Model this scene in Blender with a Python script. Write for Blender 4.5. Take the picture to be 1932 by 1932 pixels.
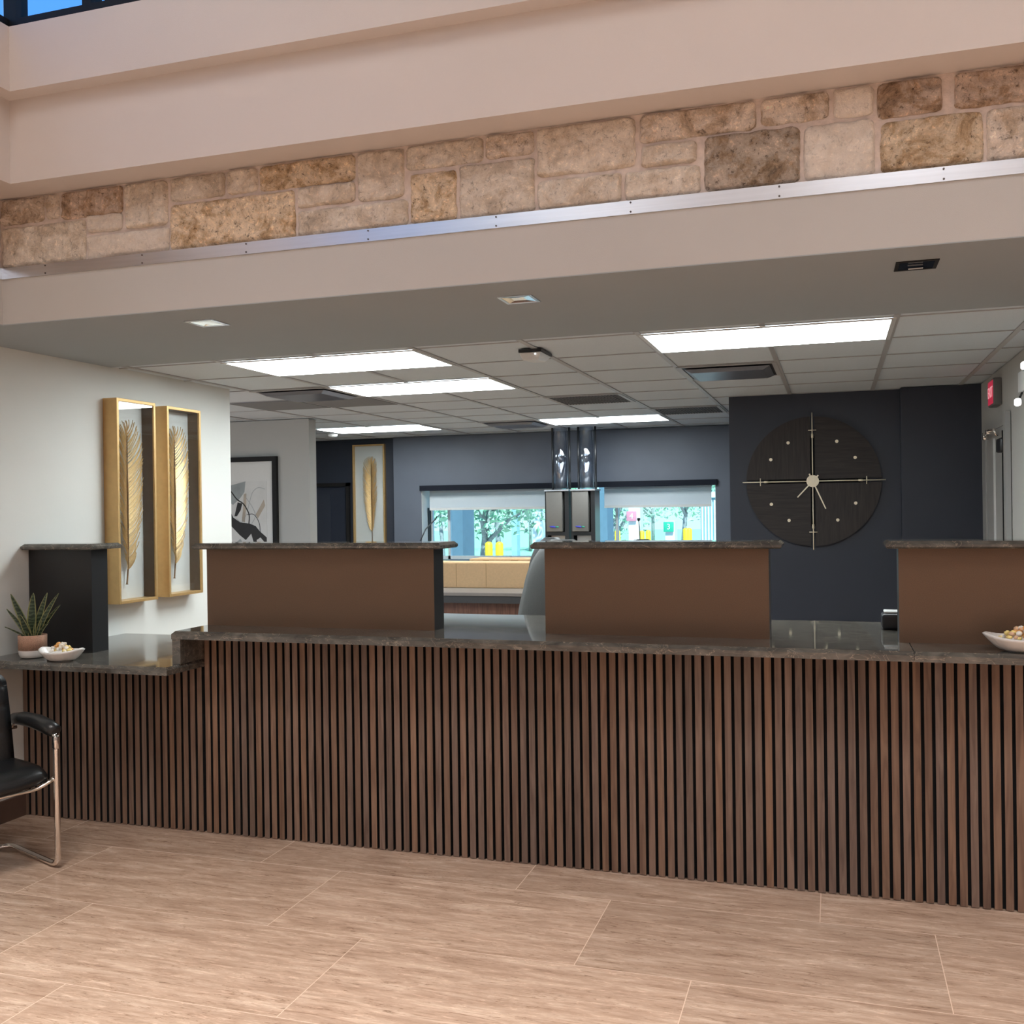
import bpy, bmesh, math, random
from mathutils import Vector, Matrix, noise
for o in list(bpy.data.objects): bpy.data.objects.remove(o, do_unlink=True)
SC = bpy.context.scene; COL = SC.collection
PI = math.pi; sin = math.sin; cos = math.cos
random.seed(7)

# ------------------------------------------------------------------ camera, world, sun, exposure
cam_d = bpy.data.cameras.new('camera'); cam = bpy.data.objects.new('camera', cam_d); COL.objects.link(cam)
Rv = Vector((0.95222678, 0.30507575, -0.01389042)); Uv = Vector((0.01248684, 0.00655162, 0.99990057)); Fv = Vector((-0.30513642, 0.95230555, -0.0024292))
M = Matrix(((Rv.x, Uv.x, -Fv.x, 0), (Rv.y, Uv.y, -Fv.y, 0), (Rv.z, Uv.z, -Fv.z, 1.567), (0, 0, 0, 1)))
cam.matrix_world = M
cam_d.sensor_width = 36; cam_d.lens = 1896.655 / 1932 * 36; cam_d.clip_start = 0.05; cam_d.clip_end = 300
SC.camera = cam

W = bpy.data.worlds.new('sky'); SC.world = W; W.use_nodes = True
wn = W.node_tree.nodes; wl = W.node_tree.links; wn.clear()
wo = wn.new('ShaderNodeOutputWorld'); wb = wn.new('ShaderNodeBackground'); wt = wn.new('ShaderNodeTexCoord')
ws = wn.new('ShaderNodeSeparateXYZ'); wr = wn.new('ShaderNodeValToRGB')
wl.new(wt.outputs['Generated'], ws.inputs[0]); wl.new(ws.outputs['Z'], wr.inputs[0]); wl.new(wr.outputs[0], wb.inputs[0]); wl.new(wb.outputs[0], wo.inputs[0])
wr.color_ramp.elements[0].position = 0.0; wr.color_ramp.elements[0].color = (0.80, 0.95, 1.0, 1)
wr.color_ramp.elements[1].position = 0.36; wr.color_ramp.elements[1].color = (0.12, 0.33, 0.80, 1)
e = wr.color_ramp.elements.new(0.12); e.color = (0.5, 0.78, 1.0, 1)
wb.inputs[1].default_value = 1.5

sd = bpy.data.lights.new('sun', 'SUN'); sd.energy = 11.0; sd.angle = 0.02; sd.color = (1, 0.95, 0.88)
so = bpy.data.objects.new('sun', sd); COL.objects.link(so); so.rotation_euler = (math.radians(42), 0, math.radians(25))

SC.view_settings.view_transform = 'Standard'; SC.view_settings.look = 'None'
SC.view_settings.exposure = 0.0; SC.view_settings.gamma = 1.0; SC.view_settings.use_curve_mapping = False
PANEL = 19.5          # radiance of the office ceiling panels
LOBBY = 42.0         # watts of each added lobby fill lamp

# ------------------------------------------------------------------ materials
def mat(name, col, rough=0.5, metal=0.0, noise_s=None, noise_a=0.1, stretch=(1, 1, 1), bump=0.0, coat=0.0, emit=None, es=1.0, spec=0.5, attr=False, bump_s=None):
    m = bpy.data.materials.new(name); m.use_nodes = True; nt = m.node_tree; N = nt.nodes; L = nt.links
    b = N['Principled BSDF']
    b.inputs['Base Color'].default_value = (*col, 1); b.inputs['Roughness'].default_value = rough; b.inputs['Metallic'].default_value = metal
    b.inputs['Coat Weight'].default_value = coat; b.inputs['Coat Roughness'].default_value = 0.05
    b.inputs['Specular IOR Level'].default_value = spec
    if emit:
        b.inputs['Emission Color'].default_value = (*emit, 1); b.inputs['Emission Strength'].default_value = es
    src = None
    if attr:
        a = N.new('ShaderNodeAttribute'); a.attribute_name = 'Col'; src = a.outputs['Color']
    if noise_s or bump:
        tc = N.new('ShaderNodeTexCoord'); mp = N.new('ShaderNodeMapping'); mp.inputs['Scale'].default_value = stretch
        L.new(tc.outputs['Object'], mp.inputs[0])
        n = N.new('ShaderNodeTexNoise'); n.inputs['Scale'].default_value = noise_s or 50; n.inputs['Detail'].default_value = 6
        L.new(mp.outputs[0], n.inputs['Vector'])
        mr = N.new('ShaderNodeMapRange'); mr.inputs[1].default_value = 0.25; mr.inputs[2].default_value = 0.75
        mr.inputs[3].default_value = 1 - noise_a; mr.inputs[4].default_value = 1 + noise_a
        L.new(n.outputs[0], mr.inputs[0])
        mx = N.new('ShaderNodeVectorMath'); mx.operation = 'SCALE'
        if src: L.new(src, mx.inputs[0])
        else: mx.inputs[0].default_value = col
        L.new(mr.outputs[0], mx.inputs['Scale']); src = mx.outputs[0]
        if bump:
            bp = N.new('ShaderNodeBump'); bp.inputs['Strength'].default_value = bump; bp.inputs['Distance'].default_value = 0.003
            if bump_s:
                n2 = N.new('ShaderNodeTexNoise'); n2.inputs['Scale'].default_value = bump_s; L.new(tc.outputs['Object'], n2.inputs['Vector']); L.new(n2.outputs[0], bp.inputs['Height'])
            else: L.new(n.outputs[0], bp.inputs['Height'])
            L.new(bp.outputs[0], b.inputs['Normal'])
    if src: L.new(src, b.inputs['Base Color'])
    return m

def math_n(nt, op, a, b=None, c=None):
    n = nt.nodes.new('ShaderNodeMath'); n.operation = op
    for i, v in enumerate((a, b, c)):
        if v is None: continue
        if isinstance(v, (int, float)): n.inputs[i].default_value = v
        else: nt.links.new(v, n.inputs[i])
    return n.outputs[0]

def ramp(nt, fac, stops):
    r = nt.nodes.new('ShaderNodeValToRGB'); nt.links.new(fac, r.inputs[0])
    el = r.color_ramp.elements
    while len(el) < len(stops): el.new(0.5)
    for i, (p, c) in enumerate(stops): el[i].position = p; el[i].color = (*c, 1)
    return r.outputs[0]

def floor_mat():
    m = bpy.data.materials.new('vein_cut_travertine'); m.use_nodes = True; nt = m.node_tree; N = nt.nodes; L = nt.links; b = N['Principled BSDF']
    tc = N.new('ShaderNodeTexCoord'); sx = N.new('ShaderNodeSeparateXYZ'); L.new(tc.outputs['Object'], sx.inputs[0])
    X, Y = sx.outputs[0], sx.outputs[1]
    rowf = math_n(nt, 'DIVIDE', math_n(nt, 'SUBTRACT', 3.94, Y), 0.6)
    row = math_n(nt, 'ADD', math_n(nt, 'FLOOR', rowf), 1.0)
    u = math_n(nt, 'DIVIDE', math_n(nt, 'SUBTRACT', math_n(nt, 'ADD', X, 0.07), math_n(nt, 'MULTIPLY', row, 0.4)), 1.2)
    uf = math_n(nt, 'FRACT', u); vf = math_n(nt, 'FRACT', rowf); col = math_n(nt, 'FLOOR', u)
    du = math_n(nt, 'MULTIPLY', math_n(nt, 'MINIMUM', uf, math_n(nt, 'SUBTRACT', 1.0, uf)), 1.2)
    dv = math_n(nt, 'MULTIPLY', math_n(nt, 'MINIMUM', vf, math_n(nt, 'SUBTRACT', 1.0, vf)), 0.6)
    joint = math_n(nt, 'LESS_THAN', math_n(nt, 'MINIMUM', du, dv), 0.0016)
    wn_ = N.new('ShaderNodeTexWhiteNoise'); cb = N.new('ShaderNodeCombineXYZ'); L.new(row, cb.inputs[0]); L.new(col, cb.inputs[1]); L.new(cb.outputs[0], wn_.inputs[0])
    # per-tile offset of the veining
    of = N.new('ShaderNodeVectorMath'); of.operation = 'MULTIPLY_ADD'; L.new(wn_.outputs['Color'], of.inputs[0]); of.inputs[1].default_value = (9, 9, 9); L.new(tc.outputs['Object'], of.inputs[2])
    mp = N.new('ShaderNodeMapping'); mp.inputs['Scale'].default_value = (1.6, 10, 1); L.new(of.outputs[0], mp.inputs[0])
    n1 = N.new('ShaderNodeTexNoise'); n1.inputs['Scale'].default_value = 2.2; n1.inputs['Detail'].default_value = 10; n1.inputs['Roughness'].default_value = 0.70; n1.inputs['Distortion'].default_value = 0.35
    L.new(mp.outputs[0], n1.inputs['Vector'])
    base = ramp(nt, n1.outputs[0], [(0.30, (0.34, 0.225, 0.16)), (0.42, (0.46, 0.32, 0.235)), (0.54, (0.55, 0.40, 0.30)), (0.70, (0.70, 0.545, 0.43))])
    mp2 = N.new('ShaderNodeMapping'); mp2.inputs['Scale'].default_value = (5.0, 34, 1); L.new(of.outputs[0], mp2.inputs[0])
    n2 = N.new('ShaderNodeTexNoise'); n2.inputs['Scale'].default_value = 2.6; n2.inputs['Detail'].default_value = 12; n2.inputs['Roughness'].default_value = 0.68; n2.inputs['Distortion'].default_value = 0.9
    L.new(mp2.outputs[0], n2.inputs['Vector'])
    vein = ramp(nt, n2.outputs[0], [(0.34, (0.42, 0.36, 0.32)), (0.40, (0.92, 0.91, 0.90)), (0.57, (1, 1, 1)), (0.62, (1.28, 1.30, 1.33))])
    mx = N.new('ShaderNodeMix'); mx.data_type = 'RGBA'; mx.blend_type = 'MULTIPLY'; mx.inputs[0].default_value = 0.75
    L.new(base, mx.inputs[6]); L.new(vein, mx.inputs[7])
    mp3 = N.new('ShaderNodeMapping'); mp3.inputs['Scale'].default_value = (1.3, 15, 1); L.new(of.outputs[0], mp3.inputs[0])
    n3 = N.new('ShaderNodeTexNoise'); n3.inputs['Scale'].default_value = 1.5; n3.inputs['Detail'].default_value = 7; n3.inputs['Roughness'].default_value = 0.55; n3.inputs['Distortion'].default_value = 0.8; L.new(mp3.outputs[0], n3.inputs['Vector'])
    crack = ramp(nt, n3.outputs[0], [(0.0, (1, 1, 1)), (0.430, (1, 1, 1)), (0.437, (0.42, 0.33, 0.27)), (0.446, (1.04, 1.03, 1.02)), (0.535, (1, 1, 1)), (0.541, (1.35, 1.35, 1.35)), (0.550, (0.90, 0.87, 0.85)), (0.60, (1, 1, 1))])
    mk = N.new('ShaderNodeMix'); mk.data_type = 'RGBA'; mk.blend_type = 'MULTIPLY'; mk.inputs[0].default_value = 0.85; L.new(mx.outputs[2], mk.inputs[6]); L.new(crack, mk.inputs[7]); mx = mk
    tone = N.new('ShaderNodeMapRange'); tone.inputs[3].default_value = 0.9; tone.inputs[4].default_value = 1.07; L.new(wn_.outputs['Value'], tone.inputs[0])
    sc = N.new('ShaderNodeVectorMath'); sc.operation = 'SCALE'; L.new(mx.outputs[2], sc.inputs[0]); L.new(tone.outputs[0], sc.inputs['Scale'])
    mj = N.new('ShaderNodeMix'); mj.data_type = 'RGBA'; L.new(joint, mj.inputs[0]); L.new(sc.outputs[0], mj.inputs[6]); mj.inputs[7].default_value = (0.66, 0.50, 0.38, 1)
    L.new(mj.outputs[2], b.inputs['Base Color'])
    L.new(math_n(nt, 'MULTIPLY_ADD', joint, 0.4, 0.13), b.inputs['Roughness'])
    b.inputs['Specular IOR Level'].default_value = 0.5
    return m

def granite_mat():
    m = bpy.data.materials.new('brown_grey_marble'); m.use_nodes = True; nt = m.node_tree; N = nt.nodes; L = nt.links; b = N['Principled BSDF']
    tc = N.new('ShaderNodeTexCoord'); mp = N.new('ShaderNodeMapping'); mp.inputs['Scale'].default_value = (1, 2.2, 2.2); mp.inputs['Rotation'].default_value = (0, 0, 0.25); L.new(tc.outputs['Object'], mp.inputs[0])
    n = N.new('ShaderNodeTexNoise'); n.inputs['Scale'].default_value = 9; n.inputs['Detail'].default_value = 10; n.inputs['Roughness'].default_value = 0.6; n.inputs['Distortion'].default_value = 0.9; L.new(mp.outputs[0], n.inputs['Vector'])
    c1 = ramp(nt, n.outputs[0], [(0.3, (0.045, 0.042, 0.038)), (0.5, (0.085, 0.080, 0.070)), (0.7, (0.14, 0.13, 0.112))])
    n2 = N.new('ShaderNodeTexNoise'); n2.inputs['Scale'].default_value = 6; n2.inputs['Detail'].default_value = 6; n2.inputs['Distortion'].default_value = 2.5; L.new(mp.outputs[0], n2.inputs['Vector'])
    v = math_n(nt, 'ABSOLUTE', math_n(nt, 'SUBTRACT', n2.outputs[0], 0.5))
    vm = ramp(nt, v, [(0.0, (0.75, 0.75, 0.75)), (0.012, (0, 0, 0)), (1.0, (0, 0, 0))])
    mx = N.new('ShaderNodeMix'); mx.data_type = 'RGBA'; L.new(vm, mx.inputs[0]); L.new(c1, mx.inputs[6]); mx.inputs[7].default_value = (0.30, 0.25, 0.19, 1)
    L.new(mx.outputs[2], b.inputs['Base Color']); b.inputs['Roughness'].default_value = 0.05; b.inputs['Specular IOR Level'].default_value = 0.75
    return m

def limestone_mat():
    m = bpy.data.materials.new('rough_limestone'); m.use_nodes = True; nt = m.node_tree; N = nt.nodes; L = nt.links; b = N['Principled BSDF']
    tc = N.new('ShaderNodeTexCoord'); a = N.new('ShaderNodeAttribute'); a.attribute_name = 'Col'
    def nz(sc, det, dist, rough=0.6):
        n = N.new('ShaderNodeTexNoise'); n.inputs['Scale'].default_value = sc; n.inputs['Detail'].default_value = det; n.inputs['Distortion'].default_value = dist; n.inputs['Roughness'].default_value = rough
        L.new(tc.outputs['Object'], n.inputs['Vector']); return n.outputs[0]
    def mix(blend, fac, c1, c2):
        x = N.new('ShaderNodeMix'); x.data_type = 'RGBA'; x.blend_type = blend
        if isinstance(fac, float): x.inputs[0].default_value = fac
        else: L.new(fac, x.inputs[0])
        L.new(c1, x.inputs[6]); L.new(c2, x.inputs[7]); return x.outputs[2]
    blotch = ramp(nt, nz(9, 10, 0.5, 0.75), [(0.32, (0.28, 0.22, 0.17)), (0.44, (0.74, 0.64, 0.52)), (0.52, (1, 1, 1)), (0.66, (1.3, 1.3, 1.3))])
    c = mix('MULTIPLY', a.outputs['Alpha'], a.outputs['Color'], blotch)
    pits = ramp(nt, nz(46, 8, 0.4, 0.8), [(0.37, (0.16, 0.12, 0.10)), (0.44, (0.98, 0.98, 0.98)), (0.56, (1, 1, 1)), (0.62, (1.6, 1.55, 1.5))])
    c = mix('MULTIPLY', math_n(nt, 'MULTIPLY_ADD', a.outputs['Alpha'], 0.7, 0.18), c, pits)
    L.new(c, b.inputs['Base Color']); b.inputs['Roughness'].default_value = 0.85
    bp = N.new('ShaderNodeBump'); bp.inputs['Strength'].default_value = 1.0; bp.inputs['Distance'].default_value = 0.016; L.new(nz(26, 10, 0.5, 0.72), bp.inputs['Height']); L.new(bp.outputs[0], b.inputs['Normal'])
    return m

def wood_mat(name, c0, c1, stretch, rough=0.45, attr=False, sc=6):
    m = bpy.data.materials.new(name); m.use_nodes = True; nt = m.node_tree; N = nt.nodes; L = nt.links; b = N['Principled BSDF']
    tc = N.new('ShaderNodeTexCoord'); mp = N.new('ShaderNodeMapping'); mp.inputs['Scale'].default_value = stretch; L.new(tc.outputs['Object'], mp.inputs[0])
    n = N.new('ShaderNodeTexNoise'); n.inputs['Scale'].default_value = sc; n.inputs['Detail'].default_value = 8; n.inputs['Distortion'].default_value = 1.0; L.new(mp.outputs[0], n.inputs['Vector'])
    c = ramp(nt, n.outputs[0], [(0.3, c0), (0.7, c1)])
    if attr:
        a = N.new('ShaderNodeAttribute'); a.attribute_name = 'Col'
        mx = N.new('ShaderNodeMix'); mx.data_type = 'RGBA'; mx.blend_type = 'MULTIPLY'; mx.inputs[0].default_value = 1; L.new(c, mx.inputs[6]); L.new(a.outputs['Color'], mx.inputs[7]); c = mx.outputs[2]
    L.new(c, b.inputs['Base Color']); b.inputs['Roughness'].default_value = rough
    return m

def glass_mat(name, tint, gloss=0.12, graze=0.45):
    m = bpy.data.materials.new(name); m.use_nodes = True; nt = m.node_tree; N = nt.nodes; L = nt.links
    for n in list(N): N.remove(n)
    o = N.new('ShaderNodeOutputMaterial'); t = N.new('ShaderNodeBsdfTransparent'); t.inputs[0].default_value = (*tint, 1)
    g = N.new('ShaderNodeBsdfGlossy'); g.inputs['Roughness'].default_value = 0.01; mx = N.new('ShaderNodeMixShader')
    lw = N.new('ShaderNodeLayerWeight'); lw.inputs[0].default_value = 0.5
    L.new(math_n(nt, 'MULTIPLY_ADD', math_n(nt, 'POWER', lw.outputs['Facing'], 3.0), graze, gloss + 0.03 * graze / 0.45), mx.inputs[0]); L.new(t.outputs[0], mx.inputs[1]); L.new(g.outputs[0], mx.inputs[2]); L.new(mx.outputs[0], o.inputs[0])
    return m

def shade_mat():
    m = bpy.data.materials.new('translucent_shade_cloth'); m.use_nodes = True; nt = m.node_tree; N = nt.nodes; L = nt.links
    for n in list(N): N.remove(n)
    o = N.new('ShaderNodeOutputMaterial'); d = N.new('ShaderNodeBsdfDiffuse'); d.inputs[0].default_value = (0.75, 0.78, 0.80, 1); t = N.new('ShaderNodeBsdfTranslucent'); t.inputs[0].default_value = (0.75, 0.80, 0.82, 1)
    mx = N.new('ShaderNodeMixShader'); mx.inputs[0].default_value = 0.42; L.new(d.outputs[0], mx.inputs[1]); L.new(t.outputs[0], mx.inputs[2]); L.new(mx.outputs[0], o.inputs[0]); return m

M_ = dict(
    lobby_paint=mat('warm_beige_paint', (0.62, 0.56, 0.52), 0.8, noise_s=3, noise_a=0.015, bump=0.15, bump_s=400),
    office_paint=mat('pale_grey_paint', (0.66, 0.67, 0.64), 0.75, bump=0.12, noise_s=3, noise_a=0.015, bump_s=400),
    grey_paint=mat('mid_grey_paint', (0.42, 0.42, 0.40), 0.75, bump=0.12, noise_s=3, noise_a=0.015, bump_s=400),
    navy=mat('navy_paint', (0.026, 0.032, 0.048), 0.5, bump=0.12, noise_s=4, noise_a=0.04, bump_s=400),
    navy_back=mat('slate_navy_paint', (0.105, 0.120, 0.152), 0.55, bump=0.12, noise_s=4, noise_a=0.05, bump_s=400),
    tile=mat('ceiling_tile', (0.58, 0.635, 0.67), 0.9, noise_s=180, noise_a=0.05, bump=0.25),
    tile_dark=mat('grey_return_tile', (0.20, 0.205, 0.21), 0.9, noise_s=180, noise_a=0.05),
    grid=mat('ceiling_grid', (0.40, 0.40, 0.40), 0.45),
    floor=floor_mat(), granite=granite_mat(), lime=limestone_mat(),
    mortar=mat('mortar', (0.64, 0.53, 0.46), 0.9, noise_s=40, noise_a=0.12, bump=0.6, bump_s=120),
    steel=mat('brushed_steel', (0.72, 0.76, 0.82), 0.30, 1.0, noise_s=3, noise_a=0.05, stretch=(1, 1, 30)),
    screw=mat('screw_head', (0.12, 0.11, 0.11), 0.4, 0.6),
    slat=wood_mat('walnut_slat', (0.125, 0.074, 0.052), (0.235, 0.152, 0.108), (14, 14, 1.0), 0.55, True, 3),
    walnut=wood_mat('walnut_veneer', (0.10, 0.04, 0.025), (0.22, 0.10, 0.06), (14, 14, 1.0), 0.45),
    black=mat('black_felt', (0.006, 0.006, 0.007), 0.9, noise_s=200, noise_a=0.2),
    bronze=mat('bronze_laminate', (0.135, 0.083, 0.052), 0.34, 0.3, noise_s=300, noise_a=0.12),
    darklam=mat('black_laminate', (0.012, 0.012, 0.013), 0.4, noise_s=200, noise_a=0.1),
    frame_shade=mat('inner_frame_shade', (0.12, 0.075, 0.04), 0.5, noise_s=30, noise_a=0.08),
    gold=mat('gold_leaf', (0.70, 0.50, 0.25), 0.42, 0.6, noise_s=60, noise_a=0.12, bump=0.2),
    goldframe=mat('gold_frame', (0.62, 0.40, 0.17), 0.38, 0.6, noise_s=30, noise_a=0.06),
    quill=mat('bronze_quill', (0.20, 0.11, 0.05), 0.4, 0.7, noise_s=80, noise_a=0.2),
    linen=mat('linen_board', (0.66, 0.66, 0.64), 0.9, noise_s=300, noise_a=0.06, bump=0.2),
    glass=glass_mat('clear_glass', (0.97, 0.98, 0.98), 0.0),
    winglass=glass_mat('tinted_window_glass', (0.80, 0.97, 1.0), 0.0),
    highglass=glass_mat('clerestory_glass', (0.80, 0.93, 1.0), 0.0, 0.06),
    acrylic=glass_mat('clear_acrylic', (0.86, 0.89, 0.93), 0.08),
    dframe=mat('dark_bronze_frame', (0.012, 0.011, 0.011), 0.6, spec=0.25, noise_s=60, noise_a=0.1),
    chrome=mat('chrome', (0.80, 0.76, 0.72), 0.08, 1.0, noise_s=40, noise_a=0.02),
    leather=mat('black_leather', (0.010, 0.011, 0.012), 0.33, noise_s=150, noise_a=0.2, bump=0.25),
    ceramic=mat('white_ceramic', (0.75, 0.73, 0.70), 0.25, noise_s=20, noise_a=0.03),
    terra=mat('speckled_clay', (0.45, 0.27, 0.19), 0.75, noise_s=260, noise_a=0.4, bump=0.3),
    soil=mat('potting_soil', (0.03, 0.02, 0.015), 0.95, noise_s=120, noise_a=0.5, bump=0.8),
    blackplastic=mat('black_plastic', (0.012, 0.013, 0.015), 0.35, noise_s=60, noise_a=0.1),
    whiteplastic=mat('white_plastic', (0.62, 0.63, 0.62), 0.4, noise_s=60, noise_a=0.02),
    greyplastic=mat('warm_grey_panel', (0.145, 0.14, 0.13), 0.4, noise_s=60, noise_a=0.03),
    greyfab=mat('grey_upholstery', (0.085, 0.09, 0.09), 0.6, noise_s=250, noise_a=0.12, bump=0.2),
    card=mat('cardboard', (0.78, 0.52, 0.29), 0.8, noise_s=50, noise_a=0.05),
    tape=mat('parcel_tape', (0.60, 0.36, 0.18), 0.4, noise_s=50, noise_a=0.05),
    clockwood_v=wood_mat('dark_wood_upright_grain', (0.012, 0.009, 0.009), (0.032, 0.024, 0.022), (12, 12, 0.8), 0.6, sc=5),
    clockwood_h=wood_mat('dark_wood_level_grain', (0.012, 0.009, 0.009), (0.032, 0.024, 0.022), (0.8, 12, 12), 0.6, sc=5),
    brass=mat('pale_brass', (0.90, 0.81, 0.63), 0.4, 0.15, noise_s=60, noise_a=0.05),
    panel=mat('panel_light', (0.9, 0.9, 0.9), 0.5, emit=(0.90, 0.98, 1.0), es=PANEL),
    lamp=mat('lobby_fill_glow', (0.9, 0.9, 0.9), 0.5, emit=(0.95, 0.97, 1.0), es=4.3),
    darkair=mat('vent_core', (0.03, 0.03, 0.035), 0.6, noise_s=60, noise_a=0.1),
    ventblue=mat('vent_louvre', (0.16, 0.17, 0.20), 0.3, 0.3, noise_s=60, noise_a=0.05),
    reflector=mat('mirror_reflector', (0.85, 0.82, 0.78), 0.12, 1.0, noise_s=30, noise_a=0.03),
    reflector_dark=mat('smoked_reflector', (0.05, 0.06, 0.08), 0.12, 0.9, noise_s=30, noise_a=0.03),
    red=mat('red_exit_face', (0.5, 0.02, 0.05), 0.4, emit=(1.0, 0.06, 0.14), es=0.30),
    shade=shade_mat(),
    doorgrey=mat('grey_door_paint', (0.34, 0.34, 0.33), 0.45, noise_s=20, noise_a=0.03),
    yellow=mat('yellow_bollard', (0.85, 0.55, 0.02), 0.5, noise_s=20, noise_a=0.05),
    leaf=mat('tree_leaf', (0.30, 0.55, 0.36), 0.6, noise_s=1.5, noise_a=0.5),
    bark=mat('tree_bark', (0.25, 0.27, 0.27), 0.9, noise_s=30, noise_a=0.3),
    grass=mat('lawn', (0.30, 0.55, 0.32), 0.9, noise_s=20, noise_a=0.3),
    pave=mat('pale_paving', (0.55, 0.55, 0.52), 0.9, noise_s=5, noise_a=0.06),
    pier=mat('blue_grey_pier', (0.10, 0.17, 0.23), 0.7, noise_s=8, noise_a=0.08),
    whiteout=mat('white_cladding', (0.62, 0.68, 0.70), 0.6, noise_s=8, noise_a=0.04),
    blueclad=mat('pale_blue_louvre', (0.22, 0.42, 0.50), 0.6, noise_s=8, noise_a=0.06),
    green=mat('green_sign', (0.02, 0.35, 0.22), 0.5, noise_s=20, noise_a=0.05),
    redsign=mat('red_sign', (0.55, 0.20, 0.27), 0.5, noise_s=20, noise_a=0.05),
    bluelogo=mat('blue_logo', (0.04, 0.05, 0.45), 0.4, noise_s=20, noise_a=0.05),
    base_brown=mat('brown_baseboard', (0.10, 0.06, 0.045), 0.5, noise_s=20, noise_a=0.08),
)
def dummy(): pass
def snake_leaf():
    m = bpy.data.materials.new('banded_succulent_leaf'); m.use_nodes = True; nt = m.node_tree; N = nt.nodes; L = nt.links; b = N['Principled BSDF']
    tc = N.new('ShaderNodeTexCoord'); n = N.new('ShaderNodeTexWave'); n.bands_direction = 'Z'; n.inputs['Scale'].default_value = 18; n.inputs['Distortion'].default_value = 9; n.inputs['Detail'].default_value = 3; L.new(tc.outputs['Object'], n.inputs['Vector'])
    c = ramp(nt, n.outputs[0], [(0.3, (0.018, 0.035, 0.018)), (0.8, (0.07, 0.10, 0.055))]); L.new(c, b.inputs['Base Color']); b.inputs['Roughness'].default_value = 0.4
    return m
M_['snake'] = snake_leaf()
M_['snake_edge'] = mat('leaf_margin', (0.25, 0.25, 0.10), 0.5, noise_s=30, noise_a=0.1)

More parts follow.
